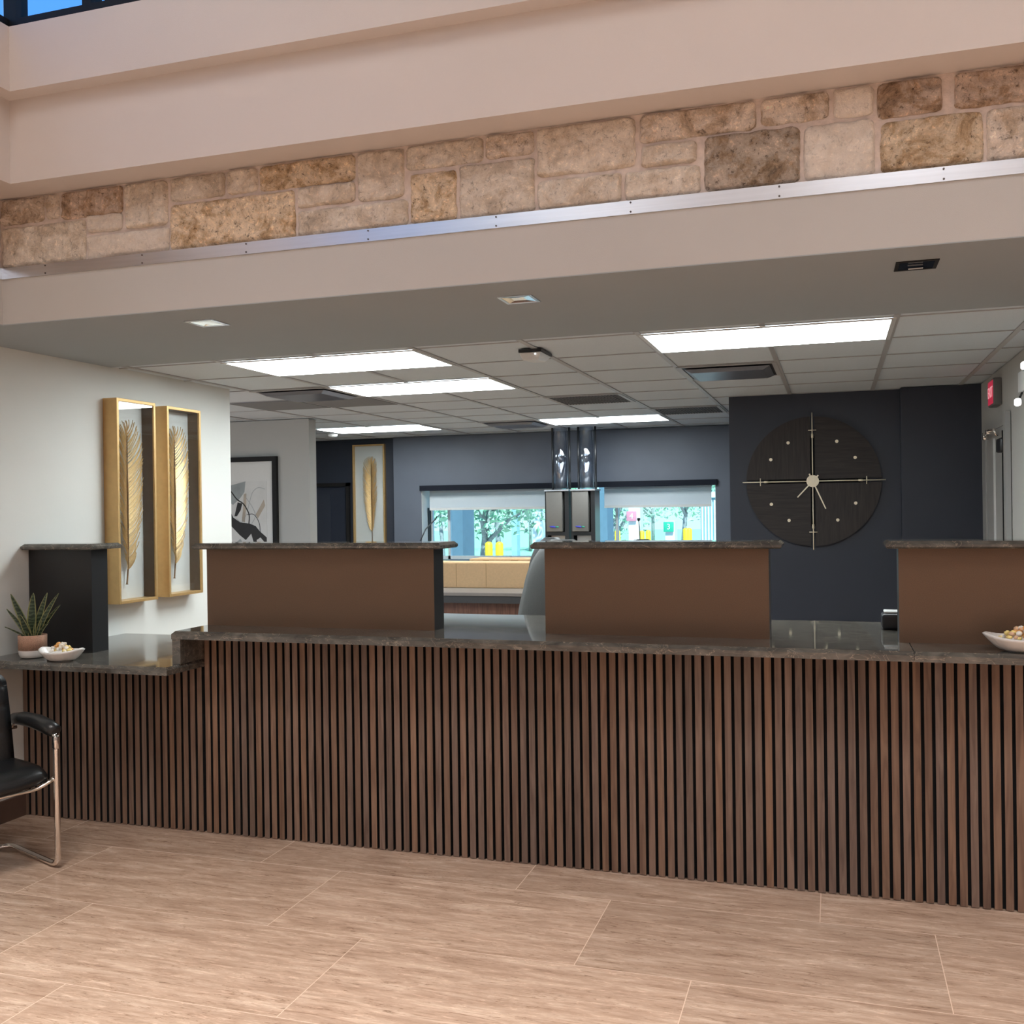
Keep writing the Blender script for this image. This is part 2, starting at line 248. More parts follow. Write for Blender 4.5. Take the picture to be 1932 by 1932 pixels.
# ------------------------------------------------------------------ mesh helpers
class MB:
    def __init__(s): s.bm = bmesh.new(); s.cl = s.bm.loops.layers.float_color.new('Col'); s.col = (1, 1, 1, 1); s.mi = 0
    def face(s, vs, smooth=False):
        try: f = s.bm.faces.new(vs)
        except ValueError: return None
        f.material_index = s.mi; f.smooth = smooth
        for l in f.loops: l[s.cl] = s.col
        return f
    def v(s, *p): return s.bm.verts.new(p[0] if len(p) == 1 else p)
    def hexa(s, b, t, mids=None):
        rings = [b] + (mids or []) + [t]; R = [[s.v(p) for p in r] for r in rings]
        s.face(R[0][::-1]); s.face(R[-1])
        n = len(b)
        for a, c in zip(R, R[1:]):
            for i in range(n): s.face([a[i], a[(i + 1) % n], c[(i + 1) % n], c[i]])
        return s
    def box(s, x0, x1, y0, y1, z0, z1, ch=0.0, chb=0.0):
        def rc(i, z): return [(x0 + i, y0 + i, z), (x1 - i, y0 + i, z), (x1 - i, y1 - i, z), (x0 + i, y1 - i, z)]
        mids = []
        if chb: mids.append(rc(0, z0 + chb))
        if ch: mids.append(rc(0, z1 - ch))
        s.hexa(rc(chb, z0), rc(ch, z1), mids); return s
    def rbox(s, x0, x1, y0, y1, z0, z1, r=0.01, seg=3):
        n0 = len(s.bm.verts)
        t = bmesh.new(); bmesh.ops.create_cube(t, size=1)
        for v in t.verts: v.co = Vector(((x0 + x1) / 2 + v.co.x * (x1 - x0), (y0 + y1) / 2 + v.co.y * (y1 - y0), (z0 + z1) / 2 + v.co.z * (z1 - z0)))
        bmesh.ops.bevel(t, geom=list(t.edges), offset=r, segments=seg, affect='EDGES', profile=0.5)
        mp = {v: s.v(v.co) for v in t.verts}
        for f in t.faces: s.face([mp[v] for v in f.verts], True)
        t.free(); return s
    def ring_join(s, A, B, smooth=True, closed=True):
        n = len(A)
        for i in range(n if closed else n - 1): s.face([A[i], A[(i + 1) % n], B[(i + 1) % n], B[i]], smooth)
    def tube(s, pts, r, seg=10, cap=True, radii=None, flat=1.0):
        pts = [Vector(p) for p in pts]; T = []
        for i in range(len(pts)):
            a = pts[max(0, i - 1)]; b = pts[min(len(pts) - 1, i + 1)]; T.append((b - a).normalized())
        up = Vector((0, 0, 1)) if abs(T[0].z) < 0.9 else Vector((1, 0, 0))
        nrm = T[0].cross(up).normalized(); R = []
        for i, p in enumerate(pts):
            if i: nrm = (nrm - T[i] * nrm.dot(T[i])).normalized()
            bn = T[i].cross(nrm); rr = radii[i] if radii else r
            R.append([s.v(p + nrm * (rr * cos(2 * PI * k / seg)) + bn * (rr * flat * sin(2 * PI * k / seg))) for k in range(seg)])
        for A, B in zip(R, R[1:]): s.ring_join(A, B)
        if cap: s.face(R[0][::-1]); s.face(R[-1])
        return s
    def cyl(s, a, b, r, seg=16): return s.tube([a, b], r, seg)
    def lathe(s, prof, c=(0, 0, 0), seg=28, closed=True):
        R = []
        for r, z in prof:
            R.append([s.v(c[0] + max(r, 1e-4) * cos(2 * PI * k / seg), c[1] + max(r, 1e-4) * sin(2 * PI * k / seg), c[2] + z) for k in range(seg)])
        for A, B in zip(R, R[1:]): s.ring_join(A, B)
        s.face(R[0][::-1]); s.face(R[-1]); return s
    def prism(s, poly, ax, a, b):
        """poly in the two other axes (order kept), extruded along axis ax from a to b"""
        def mk(p, t):
            q = list(p); q.insert(ax, t); return q
        return s.hexa([mk(p, a) for p in poly], [mk(p, b) for p in poly])
    def build(s, name, m, parent=None, bevel=0.0, origin=None):
        bmesh.ops.recalc_face_normals(s.bm, faces=list(s.bm.faces))
        me = bpy.data.meshes.new(name); o = bpy.data.objects.new(name, me); COL.objects.link(o)
        off = Vector((0, 0, 0))
        if parent is not None:
            off = parent_world(parent)
        elif origin is not None: off = Vector(origin)
        if off.length:
            for v in s.bm.verts: v.co -= off
        s.bm.to_mesh(me); s.bm.free()
        for mm in (m if isinstance(m, (list, tuple)) else [m]): me.materials.append(mm)
        if parent is not None: o.parent = parent
        elif origin is not None: o.location = off
        if bevel:
            md = o.modifiers.new('bevel', 'BEVEL'); md.width = bevel; md.segments = 2; md.limit_method = 'ANGLE'
        return o
def parent_world(p):
    v = Vector((0, 0, 0))
    while p is not None: v += p.location; p = p.parent
    return v
def tag(o, label=None, cat=None, group=None, kind=None):
    if label: o['label'] = label
    if cat: o['category'] = cat
    if group: o['group'] = group
    if kind: o['kind'] = kind
    return o
def thing(name, label, cat, loc, group=None):
    o = bpy.data.objects.new(name, None); COL.objects.link(o); o.location = loc; o.empty_display_size = 0.05
    return tag(o, label, cat, group)
def struct(name, mb, m, parent=None, label=None, **k):
    o = mb.build(name, m, parent, **k)
    if parent is None: o['kind'] = 'structure'
    if label: o['label'] = label
    return o
def copy_tree(o, parent=None):
    c = o.copy(); COL.objects.link(c); c.parent = parent
    for ch in list(o.children): copy_tree(ch, c)
    return c
def round_path(pts, r, n=6):
    pts = [Vector(p) for p in pts]; out = [pts[0]]
    for a, b, c in zip(pts, pts[1:], pts[2:]):
        d1 = (a - b).normalized(); d2 = (c - b).normalized(); rr = min(r, (a - b).length * 0.45, (c - b).length * 0.45)
        p0 = b + d1 * rr; p2 = b + d2 * rr
        for i in range(n + 1):
            t = i / n; out.append(p0 * (1 - t) ** 2 + b * 2 * t * (1 - t) + p2 * t * t)
    out.append(pts[-1]); return out
def text_obj(s, name, size, loc, rot, m, parent, depth=0.001, align='CENTER'):
    cu = bpy.data.curves.new(name, 'FONT'); cu.body = s; cu.size = size; cu.extrude = depth; cu.align_x = align; cu.align_y = 'CENTER'
    t = bpy.data.objects.new(name + '_tmp', cu); COL.objects.link(t)
    dg = bpy.context.evaluated_depsgraph_get(); me = bpy.data.meshes.new_from_object(t.evaluated_get(dg)); bpy.data.objects.remove(t, do_unlink=True)
    o = bpy.data.objects.new(name, me); COL.objects.link(o); me.materials.clear(); me.materials.append(m)
    o.parent = parent; o.location = Vector(loc) - parent_world(parent); o.rotation_euler = rot
    return o

# ------------------------------------------------------------------ key dimensions
LW = -4.071      # left wall
HY = 3.674       # face of the header over the counter
CZ = 2.441       # office ceiling
SE = 4.948       # where the soffit ends and the ceiling grid starts
RW = 1.04        # right office wall
SY = 4.238       # front face of the slats
DT, CT = 0.855, 1.012   # low desk top, counter top
BW = 10.95       # back wall
GX = [0.29 - 0.61 * k for k in range(13)] + [0.90]
GY = [5.03 + 0.63 * k for k in range(10)]

# ------------------------------------------------------------------ setting
struct('floor', MB().box(-7.4, 6.2, -6.2, 11.4, -0.12, 0.0), M_['floor'])
struct('wall_left', MB().box(LW - 0.13, LW, -6.2, 6.182, 0, 3.4), M_['office_paint'])
struct('wall_left', MB().box(-7.4, -7.25, 6.0, 11.4, 0, 2.6), M_['grey_paint'])
struct('baseboard_left', MB().box(LW, LW + 0.012, -6.2, 4.237, 0, 0.115, 0.004), M_['base_brown'])
# header with its soffit
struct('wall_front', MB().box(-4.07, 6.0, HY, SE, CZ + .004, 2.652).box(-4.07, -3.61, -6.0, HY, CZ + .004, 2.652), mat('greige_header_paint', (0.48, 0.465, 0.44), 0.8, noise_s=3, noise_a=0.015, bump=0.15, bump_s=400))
struct('ceiling', MB().box(-4.07, 6.0, HY, SE, CZ, CZ + .004).box(-4.07, -3.61, -6.0, HY, CZ, CZ + .004), mat('soffit_shade_grey', (0.315, 0.345, 0.355), 0.8, noise_s=3, noise_a=0.015, bump=0.15, bump_s=400))  # underside shade put into the soffit's grey, against bounce off the floor
struct('wall_front', MB().box(-4.07, 6.0, 3.70, SE, 2.652, 3.4).box(-4.07, -3.64, -6.0, 3.70, 2.652, 3.4), M_['mortar'])
# beams stepping out above the stone, carried round the left side
struct('trim_1', MB().box(-4.07, 6.0, 3.53, 4.2, 3.023, 3.385).box(-4.07, -3.415, -6.0, 3.53, 3.023, 3.385), M_['lobby_paint'])
struct('trim_2', MB().box(-4.07, 6.0, 3.451, 4.2, 3.385, 3.662).box(-4.07, -3.335, -6.0, 3.451, 3.385, 3.662), M_['lobby_paint'])
# lobby shell behind and beside the camera
struct('wall_right', MB().box(6.0, 6.2, -6.2, 11.4, 0, 4.9), M_['lobby_paint'])
struct('wall_back', MB().box(-4.2, 6.2, -6.2, -6.0, 0, 4.9), M_['lobby_paint'])
struct('ceiling', MB().box(-3.46, 6.2, -6.2, 3.62, 4.75, 4.9), M_['lobby_paint'])
struct('wall_front', MB().box(-3.46, 6.2, 3.49, 3.62, 4.5, 4.75), M_['lobby_paint'])
# clerestory
w1 = MB()
w1.box(-3.335, 6.0, 3.49, 3.56, 3.662, 3.715).box(-3.335, 6.0, 3.49, 3.56, 4.44, 4.5)
for x in (-2.965, -1.2, 0.6, 2.4, 4.2): w1.box(x - 0.022, x + 0.022, 3.49, 3.56, 3.715, 4.44)
w1.box(-2.88, -2.862, 3.50, 3.55, 3.715, 4.44)
w1.box(-3.40, -3.335, 3.49, 3.56, 3.662, 4.5)
w1 = struct('window_1', w1, M_['dframe'])
MB().box(-3.335, 6.0, 3.52, 3.526, 3.71, 4.45).build('pane', M_['highglass'], w1)
w3 = MB().box(-3.44, -3.37, -6.0, 3.49, 3.662, 3.715).box(-3.44, -3.37, -6.0, 3.49, 4.44, 4.75)
for y in (-3.0, -1.0, 1.0, 2.6): w3.box(-3.44, -3.37, y - 0.022, y + 0.022, 3.715, 4.44)
w3 = struct('window_3', w3, M_['dframe'])
MB().box(-3.41, -3.404, -6.0, 3.49, 3.71, 4.45).build('pane', M_['highglass'], w3)

# office ceiling: tiles, then T-bars
struct('ceiling', MB().box(-7.4, 6.0, SE, 11.4, CZ + 0.006, CZ + 0.12), M_['tile'])
g = MB()
for x in GX: g.box(x - 0.014, x + 0.014, SE, 11.2, CZ - 0.001, CZ + 0.0055)
for i, y in enumerate(GY):
    g.box(-7.2, RW, y - 0.006, y + 0.006, CZ + 0.001, CZ + 0.0055)
struct('trim_3', g, M_['grid'])
struct('wall_right', MB().box(RW, RW + 0.12, SE, 8.2, 0, CZ), M_['grey_paint'])
# clock wall, right part one step nearer
struct('wall_back', MB().box(-0.79, 0.485, 8.18, 8.3, 0, CZ).box(-0.79, -0.67, 8.3, 11.2, 0, CZ), M_['navy'])
struct('wall_back', MB().box(0.485, 1.16, 8.09, 8.3, 0, CZ), M_['navy'])
# back wall with the drive-through window opening
bw = MB(); WX0, WX1, WZ0, WZ1 = -4.625, -1.21, 0.985, 1.85
bw.box(-4.98, WX0, BW, BW + 0.33, 0, CZ).box(WX1, -0.6, BW, BW + 0.33, 0, CZ).box(WX0, WX1, BW, BW + 0.33, 0, WZ0).box(WX0, WX1, BW, BW + 0.33, WZ1, CZ)
struct('wall_back', bw, M_['navy_back'])
struct('wall_back', MB().box(-7.4, -4.98, BW + 0.1, BW + 0.33, 0, CZ), M_['navy'])
struct('wall_left', MB().box(-7.3, -4.655, 8.355, 8.485, 0, CZ), M_['grey_paint'])
struct('trim_7', MB().box(WX0 + .0005, WX0 + .004, BW + .002, BW + .26, WZ0, WZ1).box(WX1 - .004, WX1 - .0005, BW + .002, BW + .26, WZ0, WZ1).box(WX0 + .004, WX1 - .004, BW + .022, BW + .26, WZ1 - .004, WZ1), M_['office_paint'])
struct('trim_4', MB().box(WX0 - 0.01, WX1 + 0.02, BW - 0.035, BW + 0.02, WZ1 - 0.05, WZ1 + 0.012), mat('navy_trim', (0.010, 0.012, 0.02), 0.85, noise_s=10, noise_a=0.05, spec=0.2))
wf = MB(); y0, y1 = BW + 0.26, BW + 0.31
wf.box(WX0, WX1, y0, y1, WZ0, WZ0 + 0.04).box(WX0, WX1, y0, y1, WZ1 - 0.04, WZ1)
for x in (WX0 + 0.0, -4.40, -2.93, -2.36, WX1 - 0.03): wf.box(x, x + 0.03, y0, y1, WZ0, WZ1)
wf = struct('window_2', wf, M_['whiteout'])
MB().box(WX0, WX1, y0 + 0.02, y0 + 0.026, WZ0, WZ1).build('pane', M_['winglass'], wf)
MB().box(WX0 - 0.02, WX1 + 0.02, BW - 0.03, BW + 0.26, WZ0 - 0.025, WZ0).build('window_sill', M_['whiteplastic'], wf)
MB().box(WX0 + 0.001, WX0 + 0.012, BW + 0.17, BW + 0.26, WZ0, WZ1 - 0.25).build('dark_jamb', M_['dframe'], wf)
# dark door in the far left of the office
d1 = struct('door_1', MB().box(-6.15, -5.66, BW + 0.085, BW + 0.098, 0, 1.88), mat('navy_door_paint', (0.022, 0.027, 0.042), 0.35, noise_s=10, noise_a=0.05))
fr = MB().box(-6.15, -5.60, BW + 0.05, BW + 0.098, 1.88, 1.92).box(-5.64, -5.60, BW + 0.05, BW + 0.098, 0, 1.92); fr.build('door_frame', M_['dframe'], d1)
MB().box(-6.12, -5.86, BW + 0.072, BW + 0.085, 0.15, 1.78).build('door_panel', M_['navy'], d1)

# ------------------------------------------------------------------ stone band
def yb(x): return 0
stones = [ # x0,x1 in pixels of the photo's band measured along the wall, f0,f1 height share, tone
 (-60, -3, 0, .6, 2), (-70, -3, .63, 1, 1), (1, 85, .62, 1, 2), (88, 114, .64, 1, 2), (119, 234, .60, 1, 4), (0, 163, 0, .58, 1), (166, 233, .37, .62, 0), (166, 321, 0, .33, 0), (238, 319, .36, 1, 1),
 (324, 428, .66, 1, 1), (432, 490, .66, 1, 1), (494, 675, .65, 1, 3), (324, 560, 0, .62, 3), (565, 674, .37, .64, 1), (565, 774, 0, .33, 1), (679, 767, .36, 1, 1),
 (771, 918, .68, 1, 1), (922, 1014, .70, 1, 2), (779, 866, 0, .63, 3), (872, 1014, 0, .66, 1), (1019, 1206, .40, 1, 1), (1019, 1179, 0, .36, 1), (1185, 1329, 0, .34, 1), (1214, 1436, .66, 1, 2), (1216, 1322, .37, .63, 1),
 (1337, 1518, 0, .64, 5), (1445, 1574, .68, 1, 2), (1583, 1659, .66, 1, 0), (1525, 1660, 0, .62, 0), (1665, 1789, .60, 1, 4), (1671, 1866, 0, .56, 3), (1812, 1970, .60, 1, 4), (1873, 1990, 0, .56, 2), (1975, 2150, .6, 1, 1), (1996, 2200, 0, .56, 3)]
def px2x(px):   # position along the header of a photo column
    f = 1896.655; d = Fv + (px - 966) / f * Rv; return HY / d.y * d.x
tones = {0: ((0.84, 0.73, 0.62), .2), 1: ((0.78, 0.67, 0.55), .5), 2: ((0.72, 0.60, 0.49), .8), 3: ((0.72, 0.56, 0.39), 1.0), 4: ((0.60, 0.46, 0.36), 1.0), 5: ((0.46, 0.37, 0.29), 1.0)}
def stone_patch(mb, x0, x1, z0, z1, tone, axis='x', seed=0):
    nx = max(8, int((x1 - x0) / 0.008)); nz = max(7, int((z1 - z0) / 0.008)); G = []
    c, bl = tones[tone]; j = 0.93 + 0.14 * random.random(); mb.col = (c[0] * j, c[1] * j, c[2] * j, bl)
    rr = random.uniform(0.012, 0.026); rough = 0.7 + bl
    for i in range(nx + 1):
        row = []
        for k in range(nz + 1):
            u, v = i / nx, k / nz
            ez = min(v, 1 - v) * (z1 - z0); ins = rr - math.sqrt(max(0, rr * rr - max(0, rr - ez) ** 2)) if ez < rr else 0
            x = x0 + ins + (x1 - x0 - 2 * ins) * u; z = z0 + (z1 - z0) * v
            e = min(u * (x1 - x0), (1 - u) * (x1 - x0), v * (z1 - z0), (1 - v) * (z1 - z0))
            rnd = min(1, e / 0.014); rnd = math.sqrt(max(0, 1 - (1 - rnd) ** 2))
            n = noise.noise(Vector((x * 9, z * 9, seed * 3.1))) * 0.010 + noise.noise(Vector((x * 28, z * 34, seed))) * 0.007 * rough + abs(noise.noise(Vector((x * 60, z * 75, seed)))) * 0.006 * rough
            out = rnd * (0.014 + n)
            wob = 0.0045 * noise.noise(Vector((x * 22, z * 22, 5))) + 0.003 * noise.noise(Vector((x * 60, z * 60, 9)))
            wz = 0.0045 * noise.noise(Vector((x * 20, z * 20, 15)))
            zz = min(max(z + wz, 2.703), 3.0225)
            if axis == 'x': row.append(mb.v(x + wob, HY + 0.0245 - out, zz))
            else: row.append(mb.v(-3.632 + out, x, zz))
        G.append(row)
    for i in range(nx):
        for k in range(nz): mb.face([G[i][k], G[i + 1][k], G[i + 1][k + 1], G[i][k + 1]], True)
st = MB()
for i, (a, b, f0, f1, t) in enumerate(stones):
    xa, xb = px2x(a), px2x(b)
    stone_patch(st, max(xa, -3.625), xb, 2.706 + f0 * 0.315, 2.706 + f1 * 0.315 - (0.0 if f1 < 1 else 0.004), t, seed=i) if xb > -3.6 else None
x = px2x(2210)
while x < 5.6:
    w_ = random.uniform(.22, .45); s_ = random.choice((.36, .62)); stone_patch(st, x, x + w_ - .012, 2.706, 2.706 + s_ * .315 - .008, random.randint(0, 4), seed=x); stone_patch(st, x, x + w_ - .012, 2.706 + s_ * .315, 3.017, random.randint(0, 4), seed=x + 5); x += w_
y = 3.64
while y > 1.2:
    w_ = random.uniform(.22, .45); s_ = random.choice((.36, .62)); stone_patch(st, y - w_ + .012, y, 2.706, 2.706 + s_ * .315 - .008, random.randint(0, 3), 'y', seed=y); stone_patch(st, y - w_ + .012, y, 2.706 + s_ * .315, 3.017, random.randint(0, 3), 'y', seed=y + 5); y -= w_
struct('trim_5', st, M_['lime'], label='band of rough limestone blocks above the steel strip')
stl = MB().box(-3.605, 6.0, HY - 0.006, HY + 0.03, 2.650, 2.700).box(-3.66, -3.604, -6.0, HY, 2.650, 2.700)
sb = struct('trim_6', stl, M_['steel'], label='brushed steel strip under the limestone')
sc = MB()
for x in (-3.36, -2.842, -2.325, -1.764, -1.223, -0.70, -0.17, 0.365, 0.9, 1.44):
    for z in (2.692, 2.658): sc.cyl((x, HY - 0.009, z), (x, HY - 0.004, z), 0.0035, 10)
sc.build('screw_heads', M_['screw'], sb)

# ------------------------------------------------------------------ counter
cb = thing('reception_counter', 'long tall reception counter body clad in vertical dark walnut slats', 'counter', (0.1, 4.3, 0))
lb = thing('low_desk', 'lower desk body at the left wall clad in the same walnut slats', 'counter', (-3.5, 4.3, 0))
x = LW + 0.004
def slats(x, x_end, top, parent, pitch=0.0405):
    sl = MB()
    while x < x_end - 0.004:
        w = 0.84 + 0.34 * random.random(); warm = random.uniform(-0.10, 0.08)
        sl.col = (w * (1 + warm), w, w * (1 - warm * 1.3), 1)
        sl.box(x, min(x + 0.0275, x_end), SY, SY + 0.022, 0.003, top); x += pitch
    so_ = sl.build('slatted_front', [M_['slat'], M_['black']], parent)
    for f in so_.data.polygons:
        if abs(f.normal.x) > 0.5: f.material_index = 1
    return x
slats(x, -2.9595, 0.815, lb, 0.04102); slats(-2.9545, 3.2, 0.972, cb)
MB().box(LW + 0.003, -2.961, SY + 0.0215, SY + 0.035, 0.002, 0.815).build('black_backing', M_['black'], lb)
MB().box(-2.9545, 3.2, SY + 0.0215, SY + 0.035, 0.002, 0.972).build('black_backing', M_['black'], cb)
MB().box(LW + 0.003, -2.966, SY + 0.035, 5.02, 0.0, 0.815).build('cabinet_core', M_['darklam'], lb)
MB().box(-2.9545, 3.2, SY + 0.035, 5.02, 0.0, 0.972).build('cabinet_core', M_['darklam'], cb)
# low desk top, overhanging
dk = MB()
dk.hexa([(LW + 0.004, 3.944, 0.818), (-2.955, 3.944, 0.818), (-2.955, 5.045, 0.818), (LW + 0.004, 5.045, 0.818)],
        [(LW + 0.004, 3.958, DT), (-2.969, 3.958, DT), (-2.969, 5.045, DT), (LW + 0.004, 5.045, DT)],
        [[(LW + 0.004, 3.944, 0.841), (-2.955, 3.944, 0.841), (-2.955, 5.045, 0.841), (LW + 0.004, 5.045, 0.841)]])
tag(dk.build('desk_worktop', M_['granite'], origin=(-3.5, 4.2, 0.818)), 'lower polished stone desk top with overhang at the left of the counter', 'worktop')
cw = thing('countertop', 'long raised polished brown grey stone countertop carrying the middle screens', 'worktop', (-1.4, 4.2, 0.974))
def slab(x0, x1, l=0.014, r=0.014):
    return MB().hexa([(x0, 4.048, 0.974), (x1, 4.048, 0.974), (x1, 5.05, 0.974), (x0, 5.05, 0.974)],
        [(x0 + l, 4.062, CT), (x1 - r, 4.062, CT), (x1 - r, 5.05, CT), (x0 + l, 5.05, CT)],
        [[(x0, 4.048, 0.998), (x1, 4.048, 0.998), (x1, 5.05, 0.998), (x0, 5.05, 0.998)]])
slab(-3.005, 0.279, 0.014, 0.001).build('slab', M_['granite'], cw)
tag(MB().box(-3.003, -2.958, 4.052, SY, DT + 0.0005, 0.974).box(-3.003, -2.966, SY, 5.04, DT + 0.0005, 0.974).build('waterfall_panel', M_['granite'], origin=(-2.98, 4.5, DT)), 'upright stone end panel between the low desk top and the raised countertop', 'stone panel')
tag(slab(0.2805, 3.2, 0.001, 0.014).build('countertop', M_['granite'], origin=(1.6, 4.2, 0.974)), 'right length of stone countertop beyond the pale joint, under the right screen', 'worktop')

def screen(x0, x1, zb, label, ledge0=None, ledge1=None, y0=4.312, y1=4.43, m='bronze', side='darklam'):
    t = thing('counter_screen', label, 'privacy screen', ((x0 + x1) / 2, y0, zb), 'stone capped privacy screens on the counter')
    mb = MB(); mb.box(x0, x1, y0, y1, zb, 1.391); o = mb.build('panel_box', [M_[m], M_[side]], t)
    for f in o.data.polygons:
        if abs(f.normal.x) > 0.5: f.material_index = 1
    l0 = x0 - 0.05 if ledge0 is None else ledge0; l1 = x1 + 0.055 if ledge1 is None else ledge1
    MB().box(l0, l1, y0 - 0.055, y1 + 0.055, 1.391, 1.421, 0.014, 0.006).build('stone_ledge', M_['granite'], t)
    MB().box(x0 + .001, x1 - .001, y0 + 0.004, y0 + 0.012, zb, zb + 0.002).build('bottom_seal', M_['darklam'], t)
    return t
screen(LW + 0.004, -3.665, DT, 'short black privacy screen on the low desk against the left wall', ledge0=LW + 0.002, ledge1=-3.615, y0=4.29, y1=4.41, m='darklam')
screen(-2.985, -1.765, CT, 'long bronze privacy screen on the counter, left of the gap showing cardboard boxes')
screen(-1.232, -0.262, CT, 'middle bronze privacy screen on the counter, in front of the grey chair')
screen(0.243, 1.75, CT, 'rightmost privacy screen on the counter, behind the snack bowl')

# ------------------------------------------------------------------ ceiling fixtures
def panel_light(x0, y0, label, w=1.22, d=0.63):
    t = thing('ceiling_light', label, 'ceiling light', (x0 + w / 2, y0 + d / 2, CZ), 'rectangular panel lights in the office ceiling')
    fr = MB(); z0, z1 = CZ - 0.006, CZ - 0.0005; e = 0.022
    fr.box(x0, x0 + w, y0, y0 + e, z0, z1).box(x0, x0 + w, y0 + d - e, y0 + d, z0, z1).box(x0, x0 + e, y0 + e, y0 + d - e, z0, z1).box(x0 + w - e, x0 + w, y0 + e, y0 + d - e, z0, z1)
    fr.build('light_frame', M_['whiteplastic'], t)
    MB().box(x0 + e, x0 + w - e, y0 + e, y0 + d - e, CZ - 0.005, CZ - 0.001).build('diffuser', M_['panel'], t)
panel_light(-0.93, GY[0], 'bright panel light nearest the soffit, above the clock wall')
panel_light(-3.37, GY[0], 'bright panel light nearest the soffit on the left, largest of the left pair')
panel_light(-3.37, GY[2], 'second panel light on the left, just behind the nearest left one')
panel_light(-2.76, GY[7], 'far panel light directly above the pneumatic tube columns')
panel_light(-5.20, GY[7], 'far left panel light above the feather picture on the navy wall')
def vent(x0, y0, name, label, style, w=0.61, d=0.63):
    t = thing(name, label, 'vent', (x0 + w / 2, y0 + d / 2, CZ), None)
    fr = MB(); z0, z1 = CZ - 0.006, CZ - 0.0005; e = 0.03
    fr.box(x0, x0 + w, y0, y0 + e, z0, z1).box(x0, x0 + w, y0 + d - e, y0 + d, z0, z1).box(x0, x0 + e, y0 + e, y0 + d - e, z0, z1).box(x0 + w - e, x0 + w, y0 + e, y0 + d - e, z0, z1)
    fr.build('vent_frame', M_['grid'], t)
    MB().box(x0 + e, x0 + w - e, y0 + e, y0 + d - e, CZ - 0.003, CZ - 0.001).build('vent_back', M_['darkair'], t)
    s = MB()
    if style == 'grille':
        n = 22
        for i in range(n):
            xx = x0 + e + (w - 2 * e) * (i + 0.5) / n
            s.box(xx - 0.0035, xx + 0.0035, y0 + e, y0 + d - e, CZ - 0.008, CZ - 0.003)
        for j in range(5):
            yy = y0 + e + (d - 2 * e) * (j + 0.5) / 5; s.box(x0 + e, x0 + w - e, yy - 0.003, yy + 0.003, CZ - 0.008, CZ - 0.004)
        s.build('grille_bars', M_['tile_dark'], t)
    else:
        cx, cy = x0 + w / 2, y0 + d / 2
        s.hexa([(cx - .22, cy - .22, CZ - .032), (cx + .22, cy - .22, CZ - .032), (cx + .22, cy + .22, CZ - .032), (cx - .22, cy + .22, CZ - .032)],
               [(cx - .26, cy - .26, CZ - .012), (cx + .26, cy - .26, CZ - .012), (cx + .26, cy + .26, CZ - .012), (cx - .26, cy + .26, CZ - .012)])
        s.build('deflector_plate', M_['ventblue'], t)
vent(-0.93, GY[2], 'air_diffuser', 'square plate air diffuser behind the right panel light', 'plate')
vent(-3.98, GY[2], 'air_diffuser', 'square plate air diffuser left of the second left panel light', 'plate')
vent(-3.37, GY[7], 'air_diffuser', 'small far plate air diffuser left of the tube columns', 'plate')
vent(-2.15, GY[4], 'return_grille', 'dark return air grille in the middle of the ceiling', 'grille')
vent(-1.54, GY[6], 'return_grille', 'dark return air grille near the top of the clock wall', 'grille')
for x0, lb in ((-4.59, 'grey return tile nearest the left wall end'), (-3.98, 'grey return tile right of its twin, behind the left diffuser')):
    tag(MB().box(x0 + 0.012, x0 + 0.598, GY[3] + 0.012, GY[4] - 0.012, CZ - 0.004, CZ + 0.0055).build('ceiling_tile', M_['tile_dark'], origin=(x0 + .3, GY[3] + .3, CZ)), lb, 'ceiling tile')
def downlight(cx, cy, label, dark=False):
    t = thing('downlight', label, 'downlight', (cx, cy, CZ), 'square recessed downlights in the soffit'); h = 0.073; e = 0.013; z0 = CZ - 0.004; z1 = CZ - 0.0003
    fr = MB().box(cx - h, cx + h, cy - h, cy - h + e, z0, z1).box(cx - h, cx + h, cy + h - e, cy + h, z0, z1).box(cx - h, cx - h + e, cy - h + e, cy + h - e, z0, z1).box(cx + h - e, cx + h, cy - h + e, cy + h - e, z0, z1)
    fr.build('trim_ring', M_['dframe'] if dark else M_['steel'], t)
    # mirrored pyramid reflector, sides and crown
    i = h - e; r = MB()
    A = [r.v(cx - i, cy - i, z0 + .001), r.v(cx + i, cy - i, z0 + .001), r.v(cx + i, cy + i, z0 + .001), r.v(cx - i, cy + i, z0 + .001)]
    B = [r.v(cx - i * .45, cy - i * .45, z1), r.v(cx + i * .45, cy - i * .45, z1), r.v(cx + i * .45, cy + i * .45, z1), r.v(cx - i * .45, cy + i * .45, z1)]
    r.ring_join(A, B, False); r.face(B)
    r.build('reflector', M_['reflector_dark'] if dark else M_['reflector'], t)
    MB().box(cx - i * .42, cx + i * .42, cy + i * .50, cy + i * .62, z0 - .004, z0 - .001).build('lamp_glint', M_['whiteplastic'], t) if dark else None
downlight(-2.72, 3.96, 'left square recessed downlight in the soffit, nearest the left wall')
downlight(-1.235, 3.99, 'middle square recessed downlight in the soffit')
downlight(0.297, 3.955, 'right square recessed downlight, the dark one above the clock', True)
